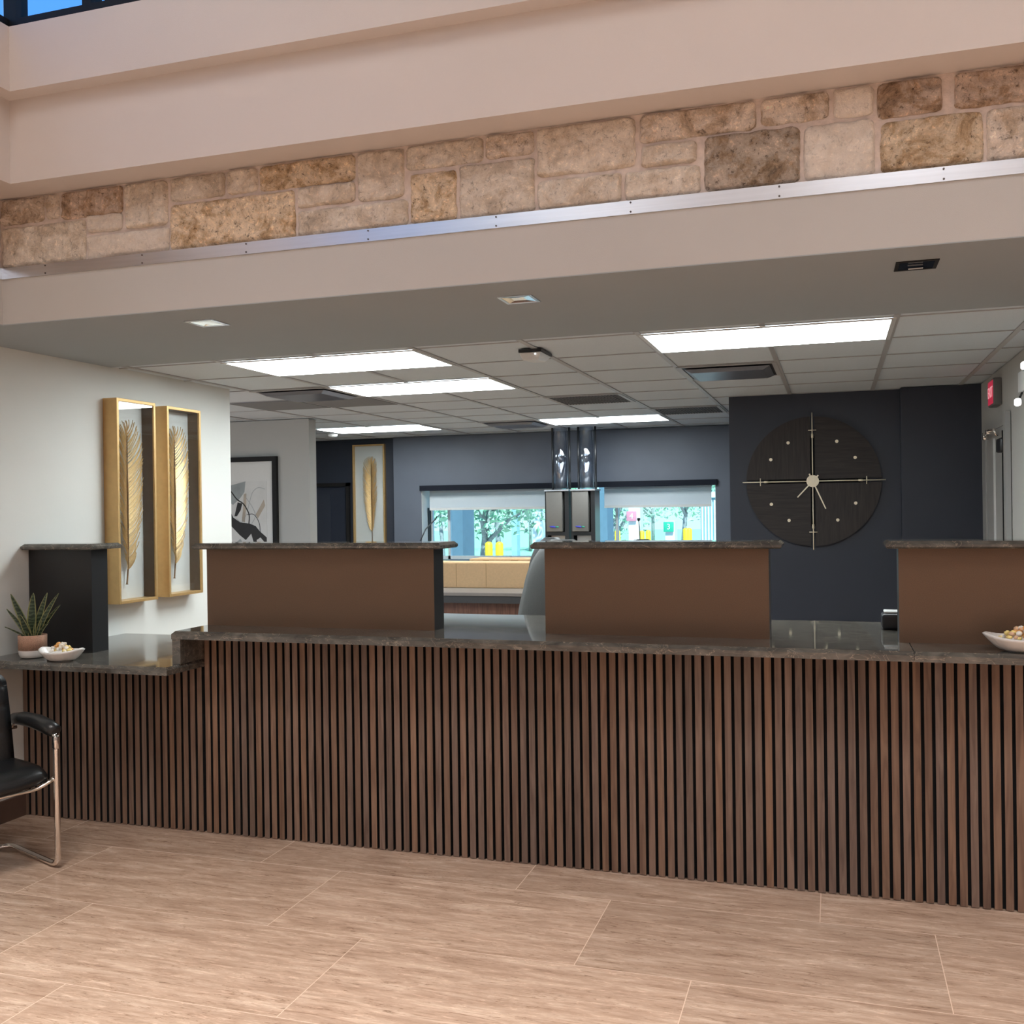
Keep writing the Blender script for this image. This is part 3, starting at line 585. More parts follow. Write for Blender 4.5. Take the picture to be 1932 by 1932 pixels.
# ceiling sensor / access point
t = thing('access_point', 'wedge shaped white ceiling sensor with black edge beside a grid bar', 'sensor', (-1.56, 5.36, CZ))
MB().box(-1.63, -1.50, 5.24, 5.46, CZ - 0.018, CZ - 0.001).build('mount_plate', M_['blackplastic'], t)
s = MB(); s.hexa([(-1.61, 5.25, CZ - .062), (-1.52, 5.25, CZ - .062), (-1.53, 5.42, CZ - .052), (-1.60, 5.42, CZ - .052)], [(-1.63, 5.24, CZ - .018), (-1.50, 5.24, CZ - .018), (-1.50, 5.46, CZ - .018), (-1.63, 5.46, CZ - .018)])
s.build('housing', M_['whiteplastic'], t, bevel=0.008)
MB().cyl((-1.535, 5.238, CZ - .03), (-1.535, 5.244, CZ - .03), 0.004, 10).build('status_lamp', mat('white_led', (1, 1, 1), emit=(1, 1, 1), es=3), t)
tag(MB().lathe([(0.055, 0), (0.06, -0.01), (0.055, -0.035), (0.03, -0.045)][::-1], (-5.28, 10.0, CZ - 0.001)).build('smoke_detector', M_['whiteplastic'], origin=(-5.28, 10.0, CZ)), 'round white smoke detector beside the far left panel light', 'detector')

# unseen lamps above the frame, added as fill for the lobby
def lobby_fill_lamp(x, y, label):
    t = thing('lobby_ceiling_fill', label, 'ceiling light', (x, y, 4.75), 'added fill lamps in the lobby ceiling')
    MB().box(x - .62, x + .62, y - .62, y + .62, 4.735, 4.7495).build('fill_lamp_frame', M_['whiteplastic'], t)
    MB().box(x - .6, x + .6, y - .6, y + .6, 4.73, 4.7345).build('diffuser', M_['lamp'], t)
    ld = bpy.data.lights.new('lobby_fill_beam', 'AREA'); ld.shape = 'SQUARE'; ld.size = 1.15; ld.energy = LOBBY; ld.spread = math.radians(78); ld.color = (1.0, 0.93, 0.88)
    lo = bpy.data.objects.new('lobby_fill_beam', ld); COL.objects.link(lo); lo.parent = t; lo.location = (0, 0, -0.025)
ROWS = {-3.5: 'row farthest from the counter', -0.9: 'middle row', 1.7: 'row nearest the counter'}; COLS = {-2.3: 'left', 0.6: 'middle', 3.5: 'right'}
for x in (-2.3, 0.6, 3.5):
    for y in (-3.5, -0.9, 1.7): lobby_fill_lamp(x, y, 'added unseen lobby fill lamp, %s one in the %s' % (COLS[x], ROWS[y]))

# ------------------------------------------------------------------ feather shadow boxes
def feather_mesh(cx, cz0, cz1, wl, wr, n=70):
    """strips of one feather: left and right barbs along a quill, their ends on a long rounded outline"""
    strips = []
    for side in (-1, 1):
        W_ = wl if side < 0 else wr; zc = cz1 - W_ * 1.05; rise = 1.25 * W_
        for i in range(n):
            t = i / (n - 1)
            if t <= 0.84:
                q = t / 0.84; zb_ = cz0 + (zc - rise - cz0) * q; w = W_ * min(1.0, 0.40 + 1.4 * q); ue, ze = w, zb_ + rise * (0.55 + 0.45 * min(1, q * 2))
            else:
                q = (t - 0.84) / 0.16; ph = q * 1.48; ue, ze = W_ * cos(ph), zc + W_ * 1.05 * sin(ph); zb_ = zc - rise + q * rise * 1.35
            ue *= random.uniform(0.92, 1.03); ze += random.uniform(-.006, .006); pts = []; lift = random.uniform(-0.010, 0.012)
            for k in range(6):
                s_ = k / 5; u = ue * (s_ ** 0.88); z = zb_ + (ze - zb_) * (s_ ** 1.15)
                pts.append((cx + side * u, z, 0.005 + 0.020 * sin(s_ * PI * 0.70) + lift * s_))
            strips.append((pts, side))
    return strips
def feather_box(axis, plane, c, z0, z1, w, label, fz0, fz1, wl, wr, quill0, depth=0.10, fc=None):
    """axis 'x': hung on a wall facing +X, u = Y;   axis 'y': on a wall facing -Y, u = X"""
    P = (lambda u, z, n: (plane + n, u, z)) if axis == 'x' else (lambda u, z, n: (u, plane - n, z))
    t = thing('feather_picture', label, 'framed art', P(c, z0, 0), 'gold feathers in shadow box frames')
    def bx(mb, u0, u1, a0, a1, n0, n1):
        mb.hexa([P(u0, a0, n0), P(u1, a0, n0), P(u1, a0, n1), P(u0, a0, n1)], [P(u0, a1, n0), P(u1, a1, n0), P(u1, a1, n1), P(u0, a1, n1)])
    u0, u1 = c - w / 2, c + w / 2; e = 0.018; n0 = 0.001
    f = MB(); bx(f, u0, u0 + e, z0, z1, n0, depth); bx(f, u1 - e, u1, z0, z1, n0, depth); bx(f, u0 + e, u1 - e, z0, z0 + e, n0, depth); bx(f, u0 + e, u1 - e, z1 - e, z1, n0, depth)
    f.build('frame', M_['goldframe'], t, bevel=0.0015)
    b = MB(); bx(b, u0 + e, u1 - e, z0 + e, z1 - e, n0, 0.012); b.build('backing_board', M_['linen'], t)
    if depth > .08:  # dark brown strips stand in for shade on the inner sides and top
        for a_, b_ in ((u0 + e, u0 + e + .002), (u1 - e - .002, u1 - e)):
            li = MB(); bx(li, a_, b_, z0 + e, z1 - e, 0.012, depth - .012); li.build('side_frame_shade', M_['frame_shade'], t)
        li = MB(); bx(li, u0 + e + .002, u1 - e - .002, z1 - e - .002, z1 - e, 0.012, depth - .012); li.build('top_frame_shade', M_['frame_shade'], t)
    g_ = MB(); bx(g_, u0 + e, u1 - e, z0 + e, z1 - e, depth - 0.008, depth - 0.005); g_.build('glass', M_['glass'], t)
    fc = c if fc is None else fc; fm = MB(); base = 0.03
    for pts, side in feather_mesh(fc, fz0, fz1, wl, wr):
        prev = None; m_ = len(pts)
        for k, (u, z, n) in enumerate(pts):
            s_ = k / (m_ - 1); hw = 0.0046 * (1 - s_ ** 2.5) + 0.0006
            ring = [fm.v(P(u - side * hw * 0.75, z + hw * 0.6, base + n)), fm.v(P(u, z, base + n + 0.0042)), fm.v(P(u + side * hw * 0.75, z - hw * 0.6, base + n)), fm.v(P(u, z, base + n - 0.001))]
            if prev: fm.ring_join(prev, ring, False)
            prev = ring
    fm.build('feather', M_['gold'], t)
    q = MB(); q.tube([P(fc - 0.004, quill0, base), P(fc - 0.003, quill0 + 0.006, base), P(fc, fz0 + 0.02, base + 0.008), P(fc, (fz0 + fz1) / 2, base + 0.014), P(fc, fz1 - 0.09, base + 0.012)], 0.004, 8, radii=[0.009, 0.005, 0.0045, 0.004, 0.002])
    q.build('quill', M_['quill'], t)
feather_box('x', LW, 5.053, 1.045, 2.252, 0.352, 'gold feather picture nearest the counter screen on the pale left wall', 1.24, 2.135, 0.098, 0.120, 1.150, fc=5.035)
feather_box('x', LW, 5.517, 1.048, 2.247, 0.352, 'second gold feather picture on the left wall, beside the wall end', 1.25, 2.135, 0.098, 0.120, 1.155, fc=5.490)
feather_box('y', BW + 0.1, -5.335, 1.0, 2.375, 0.42, 'smaller looking gold feather picture hung on the far navy wall', 1.33, 2.23, 0.105, 0.08, 1.2, depth=0.05, fc=-5.30)

# abstract ink picture on the grey partition
t = thing('abstract_picture', 'black framed abstract ink print on the grey partition', 'framed art', (-5.44, 8.355, 0.98))
PX0, PX1, PZ0, PZ1, PY = -5.90, -4.985, 0.98, 2.10, 8.354
f = MB(); e = 0.045
f.box(PX0, PX0 + e, PY - .04, PY, PZ0, PZ1).box(PX1 - e, PX1, PY - .04, PY, PZ0, PZ1).box(PX0 + e, PX1 - e, PY - .04, PY, PZ0, PZ0 + e).box(PX0 + e, PX1 - e, PY - .04, PY, PZ1 - e, PZ1)
f.build('frame', M_['dframe'], t)
MB().box(PX0 + e, PX1 - e, PY - .02, PY, PZ0 + e, PZ1 - e).build('mat_board', M_['linen'], t)
pr = MB().box(-5.80, -5.10, PY - .023, PY - .0205, 1.08, 1.87).build('print', mat('print_paper', (0.62, 0.62, 0.60), 0.8, noise_s=6, noise_a=0.08), t)
ink = [mat('ink_black', (0.02, 0.018, 0.017), 0.6, noise_s=10, noise_a=0.3), mat('ink_sand', (0.42, 0.36, 0.29), 0.7, noise_s=8, noise_a=0.2), mat('ink_grey', (0.30, 0.33, 0.33), 0.7, noise_s=8, noise_a=0.2)]
a = MB(); lay = [0]
def blob(pts, mi):   # closed polygon of ink, given in picture units of the seen part
    lay[0] += 1; y = PY - .0235 - lay[0] * 0.00015; a.mi = mi; a.face([a.v(-5.515 + u * 0.42, y, 1.30 + v * 0.60) for u, v in pts])
def stroke(pts, mi, w=0.006):
    lay[0] += 1; y = PY - .0235 - lay[0] * 0.00015; a.mi = mi
    pts = [Vector((-5.515 + u * 0.42, y, 1.30 + v * 0.60)) for u, v in round_open(pts)]
    prev = None
    for i, p in enumerate(pts):
        d = (pts[min(i + 1, len(pts) - 1)] - pts[max(i - 1, 0)]).normalized(); n = Vector((-d.z, 0, d.x)) * w / 2
        r = [a.v(p + n), a.v(p - n)]
        if prev: a.face([prev[0], prev[1], r[1], r[0]])
        prev = r
def round_open(pts): return [(p.x, p.y) for p in round_path([Vector((x, y, 0)) for x, y in pts], 0.2, 5)]
blob([(0, .88), (.25, .92), (.45, .95), (.42, .78), (.30, .68), (.12, .58), (-.05, .66)], 2)
blob([(.40, .75), (.47, .76), (.46, .55), (.42, .30), (.34, .32), (.38, .52)], 1)
blob([(.70, .42), (.92, .66), (.95, .56), (.76, .36)], 1)
blob([(-.3, .62), (-.05, .60), (.12, .38), (.30, .30), (.55, .28), (.70, .24), (.80, .16), (.98, .06), (.98, -.06), (.82, .06), (.72, .02), (.76, -.16), (.66, -.06), (.58, .12), (.44, .02), (.28, .10), (.10, .22), (-.1, .34), (-.4, .40)], 0)
blob([(.15, .40), (.24, .62), (.36, .60), (.32, .50), (.22, .40)], 0)
blob([(.02, -.10), (.30, .04), (.34, .00), (.18, -.10), (.0, -.16)], 2)
stroke([(-.2, .9), (.05, .82), (.22, .66), (.4, .60), (.55, .42), (.52, .25)], 0, .012)
stroke([(.45, .70), (.62, .55), (.72, .40), (.60, .28)], 2, .005)
stroke([(.48, .42), (.66, .44), (.80, .30), (.82, .12)], 0, .006)
stroke([(.5, .5), (.62, .78), (.78, .86), (.95, .82)], 2, .005)
stroke([(.2, .36), (.34, .28), (.48, .44)], 2, .004)
stroke([(-.1, .02), (.1, -.14), (.2, -.02)], 0, .004)
a.build('ink_shapes', ink, pr)

# ------------------------------------------------------------------ clock
ck = thing('wall_clock', 'large round dark wood wall clock with brass cross and hands', 'clock', (-0.155, 8.18, 1.755)); cx, cz, cy = -0.155, 1.755, 8.18
for qi, (a0, m) in enumerate(((0, 'clockwood_h'), (90, 'clockwood_v'), (180, 'clockwood_h'), (270, 'clockwood_v'))):
    g = 0.017; R_ = 0.503; pts = []; s0 = math.asin(g / R_)
    dx = 1 if a0 in (0, 270) else -1; dz = 1 if a0 < 180 else -1
    pts.append((cx + dx * g, cz + dz * g))
    for k in range(25):
        an = s0 + (PI / 2 - 2 * s0) * k / 24; pts.append((cx + dx * R_ * cos(an), cz + dz * R_ * sin(an)))
    MB().prism(pts, 1, cy - 0.035, cy - 0.010).build('wood_quadrant', M_[m], ck)
MB().box(cx - .35, cx + .35, cy - .010, cy - .0005, cz - .06, cz + .06).box(cx - .06, cx + .06, cy - .0105, cy - .001, cz - .35, cz + .35).build('back_mount', M_['black'], ck)
rod = MB(); yy = cy - 0.045
for d in ((1, 0), (-1, 0), (0, 1), (0, -1)):
    rod.cyl((cx, yy, cz), (cx + d[0] * .532, yy, cz + d[1] * .532), 0.0042, 10)
    rod.cyl((cx + d[0] * .335, yy, cz + d[1] * .335), (cx + d[0] * .368, yy, cz + d[1] * .368), 0.008, 12)
    p = Vector((cx + d[0] * .395, yy, cz + d[1] * .395)); n = Vector((d[1], 0, d[0])) * 0.03; rod.cyl(p - n, p + n, 0.0035, 8)
rod.build('brass_cross', M_['brass'], ck)
for an in (30, 60, 120, 150, 210, 240, 300, 330):
    x, z = cx + .362 * cos(math.radians(an)), cz + .350 * sin(math.radians(an))
    MB().cyl((x, cy - .036, z), (x, cy - .043, z), 0.0125, 18).build('hour_stud', M_['brass'], ck)
MB().cyl((cx, cy - .040, cz), (cx, cy - .054, cz), 0.047, 32).build('hub', M_['brass'], ck)
def hand(dx, dz, w, y): 
    d = Vector((dx, 0, dz)); L_ = d.length; d.normalize(); n = Vector((-d.z, 0, d.x)) * w; p0 = Vector((cx, y, cz)) - d * .062; p1 = Vector((cx, y, cz)) + d * L_
    q = [p0 - n, p0 + n, p1 + n * .8, p1 - n * .8]; o = Vector((0, .003, 0)); return MB().hexa([v for v in q], [v + o for v in q])
hand(-.115, -.124, .0055, cy - .059).build('hour_hand', M_['brass'], ck)
hand(.094, -.215, .0055, cy - .064).build('minute_hand', M_['brass'], ck)

# ------------------------------------------------------------------ right wall: door, exit sign, emergency lamp
d2 = struct('door_2', MB().box(RW - 0.004, RW - 0.0005, 6.88, 8.05, 0, 2.06), M_['doorgrey'])
f = MB().box(RW - .035, RW - .0045, 6.80, 6.88, 0, 2.13).box(RW - .014, RW - .0045, 6.88, 7.90, 2.06, 2.13).box(RW - .014, RW - .0045, 7.82, 7.90, 0, 2.06); f.build('door_frame', M_['doorgrey'], d2)
MB().box(RW - .012, RW - .0045, 7.075, 7.095, 0, 2.03).build('door_gap', M_['black'], d2)
MB().box(RW - .016, RW - .0045, 7.42, 7.44, 0, 2.0).build('door_edge', M_['whiteplastic'], d2)
MB().rbox(RW - .05, RW - .0045, 6.90, 7.07, 1.885, 1.975, .012).build('closer_box', M_['blackplastic'], d2)
c = MB(); c.tube([(RW - .05, 7.0, 1.99), (RW - .07, 7.0, 2.03), (RW - .07, 7.25, 2.04), (RW - .05, 7.45, 2.035), (RW - .035, 7.66, 2.02)], .009, 8); c.cyl((RW - .06, 7.28, 2.05), (RW - .06, 7.28, 2.02), .022, 12); c.cyl((RW - .04, 7.60, 2.05), (RW - .04, 7.60, 2.0), .02, 12)
c.build('closer_arm', M_['chrome'], d2)
t = thing('exit_sign', 'red exit sign box high on the right wall above the door', 'exit sign', (RW, 7.24, 2.2))
MB().rbox(.988, RW - .0005, 7.13, 7.36, 2.20, 2.375, .006).build('housing', M_['greyplastic'], t)
MB().box(.985, .989, 7.142, 7.348, 2.212, 2.363).build('red_face', M_['red'], t)
text_obj('EXIT', 'exit_lettering', 0.10, (.984, 7.245, 2.287), (PI / 2, 0, -PI / 2), mat('exit_letters', (0.7, 0.1, 0.12), emit=(1, .45, .5), es=0.6), t)
t = thing('emergency_light', 'white twin head emergency light at the right picture edge', 'emergency light', (RW, 6.1, 2.25))
MB().rbox(RW - .06, RW - .001, 5.98, 6.18, 2.17, 2.29, .01).build('housing', M_['whiteplastic'], t)
lens = mat('lit_lens', (0.9, 0.9, 0.9), 0.3, emit=(1, 1, 1), es=1.5)
for p0, p1 in (((RW - .05, 6.1, 2.17), (.950, 6.0, 2.110)), ((RW - .05, 6.04, 2.27), (.972, 5.93, 2.297))):
    a_ = MB().tube([p0, ((p0[0] + p1[0]) / 2, (p0[1] + p1[1]) / 2, (p0[2] + p1[2]) / 2), p1], .006, 8).build('lamp_arm', M_['blackplastic'], t)
    MB().rbox(p1[0] - .018, p1[0] + .014, p1[1] - .04, p1[1] + .01, p1[2] - .024, p1[2] + .018, .012).build('lamp_head', lens, t)

# ------------------------------------------------------------------ visitor chair
def visitor_chair():
    t = thing('visitor_chair', 'black leather cantilever visitor chair with chrome frame by the left wall', 'chair', (0, 0, 0))
    # local: +x forward, +y towards the counter
    def side(y): return round_path([(-.20, y, .585), (-.235, y, .615), (.10, y, .600), (.232, y, .575), (.24, y, .014), (-.20, y, .014)], .055, 6)
    fr = MB(); s1 = side(.27); s2 = side(-.27)
    fr.tube(round_path([(.19, .27, .605), (.238, .27, .590), (.243, .27, .016), (-.215, .27, .016), (-.215, -.27, .016), (.243, -.27, .016), (.238, -.27, .590), (.19, -.27, .605)], .05, 7), .0125, 14)
    fr.build('tube_frame', M_['chrome'], t)
    sr = MB()
    for y in (.27, -.27): sr.tube(round_path([(.236, y, .41), (.20, y * .9, .375), (-.12, y * .87, .385), (-.165, y * .80, .42), (-.185, y * .80, .60)], .06, 6), .009, 10)
    sr.tube(round_path([(.236, .27, .405), (.215, .2, .365), (.215, -.2, .365), (.236, -.27, .405)], .06, 6), .008, 10)
    sr.tube([(-.175, -.29, .575), (-.175, .29, .575)], .008, 10)
    for y in (.27, -.27): sr.tube([(-.175, y, .575), (-.150, y, .615)], .007, 8)
    sr.build('seat_rail', M_['chrome'], t)
    for y in (.27, -.27):
        ar = MB(); pts = [(-.165, y, .612), (-.15, y, .622), (-.06, y, .632), (.06, y, .633), (.17, y, .622), (.222, y, .612), (.232, y, .606)]
        ar.tube(pts, .03, 14, radii=[.014, .030, .037, .039, .038, .034, .018], flat=0.85); ar.build('armrest', M_['leather'], t)
        bk = MB().rbox(.220, .252, y - .013, y + .013, .530, .592, .008); bk.build('arm_bracket', M_['chrome'], t)
    # seat cushion
    st_ = MB(); nx, ny = 18, 16; T_, B_ = [], []
    for i in range(nx + 1):
        r1, r2 = [], []
        for j in range(ny + 1):
            u, v = i / nx * 2 - 1, j / ny * 2 - 1
            uu, vv = u * math.sqrt(1 - v * v * .10), v * math.sqrt(1 - u * u * .10)
            edge = (1 - abs(u) ** 8) * (1 - abs(v) ** 8); z = .425 + .020 * max(0, edge) ** .5 - .045 * max(0, u - .45) ** 2 * 2 + .02 * v * v
            r1.append(st_.v(uu * .232, vv * .255, z)); r2.append(st_.v(uu * .227, vv * .25, z - .028 - .02 * edge))
        T_.append(r1); B_.append(r2)
    for i in range(nx):
        for j in range(ny): st_.face([T_[i][j], T_[i + 1][j], T_[i + 1][j + 1], T_[i][j + 1]], True); st_.face([B_[i][j], B_[i][j + 1], B_[i + 1][j + 1], B_[i + 1][j]], True)
    for i in range(nx): st_.face([T_[i][0], B_[i][0], B_[i + 1][0], T_[i + 1][0]], True); st_.face([T_[i][ny], T_[i + 1][ny], B_[i + 1][ny], B_[i][ny]], True)
    for j in range(ny): st_.face([T_[0][j], T_[0][j + 1], B_[0][j + 1], B_[0][j]], True); st_.face([T_[nx][j], B_[nx][j], B_[nx][j + 1], T_[nx][j + 1]], True)
    st_.build('seat', M_['leather'], t)
    # backrest with stitched creases
    bk = MB(); n = 40; m = 14; F_, G_ = [], []
    for i in range(n + 1):
        s_ = i / n; z = .42 + s_ * .46; xb = -.122 - .026 * s_ - .035 * s_ * s_
        hw = .235 * math.sqrt(max(.05, 1 - max(0, (s_ - .82) / .2) ** 2)) * (1 - .06 * s_); crease = 0
        for cz_ in (.34, .60, .80): crease += .010 * math.exp(-((s_ - cz_) / .016) ** 2)
        r1, r2 = [], []
        for j in range(m + 1):
            v = j / m * 2 - 1; rn = (1 - abs(v) ** 6) ** .5 if abs(v) < 1 else 0
            x = xb + .045 * v * v
            r1.append(bk.v(x + .024 * rn - crease * rn, v * hw, z)); r2.append(bk.v(x - .018 * rn, v * hw, z))
        F_.append(r1); G_.append(r2)
    for i in range(n):
        for j in range(m): bk.face([F_[i][j], F_[i][j + 1], F_[i + 1][j + 1], F_[i + 1][j]], True); bk.face([G_[i][j], G_[i + 1][j], G_[i + 1][j + 1], G_[i][j + 1]], True)
    for k in (0, n):
        for j in range(m): bk.face([F_[k][j], F_[k][j + 1], G_[k][j + 1], G_[k][j]], True)
    bmesh.ops.remove_doubles(bk.bm, verts=list(bk.bm.verts), dist=.0004)
    bk.build('backrest', M_['leather'], t)
    return t
ch = visitor_chair(); ch.location = (-3.625, 3.462, 0.0); ch.rotation_euler = (0, 0, math.radians(-21))

# ------------------------------------------------------------------ plant, bowls, terminal
px_, py_ = -3.856, 4.085
t = thing('potted_snake_plant', 'small snake plant in a two tone clay pot on the low desk', 'plant', (px_, py_, DT))
MB().lathe([(.046, .001), (.059, .005), (.065, .020), (.067, .040), (.067, .0405)], (px_, py_, DT), 36).build('glazed_base', M_['ceramic'], t)
MB().lathe([(.0672, .0405), (.068, .113), (.066, .116), (.063, .113), (.061, .09), (.02, .088)], (px_, py_, DT), 36).build('clay_pot', M_['terra'], t)
MB().lathe([(.0612, .092), (.058, .1), (.02, .103)], (px_, py_, DT), 24).build('soil', M_['soil'], t)
def snake(tipx, tipz, w, dy=0.0, bx=0.0, bow=0.0):
    w *= 1.25; lf = MB(); n = 12; prev = None
    for k in range(n + 1):
        s_ = k / n; x = px_ + bx + (tipx - bx) * (s_ ** (1 + bow)); y = py_ + dy * s_; z = DT + .095 + (tipz - .095) * s_
        hw = w * (sin(PI * min(1, (s_ * .80 + .20))) ** .7 if s_ < 1 else 0) + .0006
        tilt = .35 + .4 * s_
        L_ = [(x - hw, y - hw * .35, z), (x - hw * .8, y - hw * .25, z), (x, y + hw * .25, z - .004), (x + hw * .8, y - hw * .25, z), (x + hw, y - hw * .35, z)]
        ring = [lf.v(p) for p in L_] + [lf.v(p[0], p[1] + .0035, p[2]) for p in L_[::-1]]
        if prev:
            for i in range(10):
                lf.mi = 1 if i in (0, 3, 4, 5, 8, 9) else 0
                lf.face([prev[i], prev[(i + 1) % 10], ring[(i + 1) % 10], ring[i]], True)
        prev = ring
    lf.build('leaf', [M_['snake'], M_['snake_edge']], t)
snake(-.125, .320, .020, -.01, -.015, .3); snake(-.182, .240, .014, .02, -.03, .35); snake(-.145, .155, .011, -.03, -.035, .5)
snake(.008, .325, .022, .0, .0, .0); snake(.075, .325, .016, .02, .02, .4); snake(.155, .33 - .005, .013, .01, .03, .4); snake(.145, .265, .011, .03, .035, .5); snake(.13, .185, .009, -.03, .04, .5)
snake(-.035, .215, .017, -.04, -.012, .1)

def bowl(cx, cy, z, label, L_=.145, W_=.105, H_=.078, ang=0.0, seedb=1):
    t = thing('leaf_bowl', label, 'bowl', (cx, cy, z), 'fluted white bowls on the counter'); b = MB(); seg = 72; n = 9; R1, R2 = [], []
    ca, sa = cos(ang), sin(ang)
    for k in range(n + 1):
        s_ = k / n; r1, r2 = [], []
        for j in range(seg):
            a_ = 2 * PI * j / seg; pt = abs(cos(a_)) ** 3
            fl = 1 + .030 * s_ * cos(a_ * 28) * (1 - .6 * pt)
            foot = .47; r = foot + (1 - foot) * s_ ** .75
            x = L_ * r * cos(a_) * fl * (1 + .0 * pt); y = W_ * r * sin(a_) * fl * (1 - .18 * pt)
            zz = H_ * (.06 + (.60 + .22 * pt) * s_ ** 1.25)
            r1.append(b.v(cx + x * ca - y * sa, cy + x * sa + y * ca, z + zz - .003 + .0)); q = .93
            r2.append(b.v(cx + (x * ca - y * sa) * q, cy + (x * sa + y * ca) * q, z + zz + .002 + .004 * (1 - s_)))
        R1.append(r1); R2.append(r2)
    for A, B in zip(R1, R1[1:]): b.ring_join(A, B)
    for A, B in zip(R2, R2[1:]): b.ring_join(A, B)
    b.ring_join(R1[-1], R2[-1]); b.face(R1[0]); b.face(R2[0])
    b.build('bowl_body', M_['ceramic'], t)
    MB().lathe([(.55, 0), (.55, .09), (.52, .09)], (0, 0, 0), 30).build('foot_ring', M_['ceramic'], t)
    ft = t.children[-1]
    ft.data.transform(Matrix.Translation(-Vector((cx, cy, z))).inverted()); ft.data.transform(Matrix.Diagonal((L_ * .85, W_ * .85, H_, 1))); ft.data.transform(Matrix.Translation((0, 0, .0006)))
    return t
def pieces(cx, cy, z, L_, W_, n, name, label, cat, group, mats, seedn):
    rnd = random.Random(seedn); protos = []
    for mi, m in enumerate(mats):
        p = MB(); ic = bmesh.new(); bmesh.ops.create_icosphere(ic, subdivisions=2, radius=1); mp = {}
        for v in ic.verts:
            q = v.co.copy(); k = 1 + .22 * noise.noise(q * 1.7 + Vector((mi * 5, 0, 0))); mp[v] = p.v(q.x * .0135 * k, q.y * .010 * k, q.z * .009 * k)
        for f in ic.faces: p.face([mp[v] for v in f.verts], True)
        ic.free(); protos.append(p.build(name, m, origin=None)); tag(protos[-1], label[mi], cat, group)
    used = set()
    for i in range(n):
        layer = 0 if i < n * .5 else (1 if i < n * .82 else 2); r = math.sqrt(rnd.random()) * (1, .72, .42)[layer]; a_ = rnd.random() * 2 * PI
        pi = i % len(protos)
        if pi in used: o = protos[pi].copy(); COL.objects.link(o)
        else: o = protos[pi]; used.add(pi)
        o.location = (cx + L_ * r * cos(a_), cy + W_ * r * sin(a_), z + .012 * layer + (1 - r) * .012 + rnd.uniform(-.001, .003))
        o.rotation_euler = (rnd.uniform(0, 3), rnd.uniform(-.5, .5), rnd.uniform(0, 6))
        sc_ = rnd.uniform(.80, 1.05); o.scale = (sc_, sc_, sc_)
cm = [mat('candy_pale_yellow', (.85, .68, .25), .35, noise_s=90, noise_a=.3), mat('candy_cream', (.80, .74, .62), .35, noise_s=90, noise_a=.15), mat('candy_amber', (.80, .42, .12), .35, noise_s=90, noise_a=.3), mat('candy_peach', (.75, .48, .30), .35, noise_s=90, noise_a=.3), mat('candy_ivory', (.85, .82, .76), .35, noise_s=90, noise_a=.1)]
bowl(-3.628, 4.030, DT, 'white leaf shaped bowl of pale candies on the low desk beside the plant', L_=.120, W_=.088, H_=.072, ang=.05)
pieces(-3.628, 4.030, DT + .048, .062, .045, 40, 'candy', ['%s candy piled in the bowl on the low desk' % c for c in ('pale yellow', 'cream coloured', 'amber', 'small ivory')], 'candy', 'candies in the left bowl', [cm[0], cm[1], cm[2], cm[4]], 3)
bowl(.672, 4.150, CT, 'white leaf shaped bowl of amber candies on the high counter at right', ang=.0)
pieces(.672, 4.150, CT + .050, .085, .055, 48, 'candy', ['%s candy piled in the bowl at the right screen' % c for c in ('amber', 'peach coloured', 'pale yellow', 'small ivory')], 'candy', 'candies in the right bowl', [cm[2], cm[3], cm[0], cm[4]], 5)
t = thing('card_reader', 'small black box with its top gloss painted white, behind the rightmost screen', 'device', (.27, 4.77, CT))
MB().rbox(.195, .36, 4.72, 4.83, CT + .001, CT + .072, .012).build('case', M_['blackplastic'], t)
MB().rbox(.205, .35, 4.735, 4.825, CT + .072, CT + .082, .004).build('top_plate', M_['whiteplastic'], t)  # white strip stands in for the gloss of light on the top

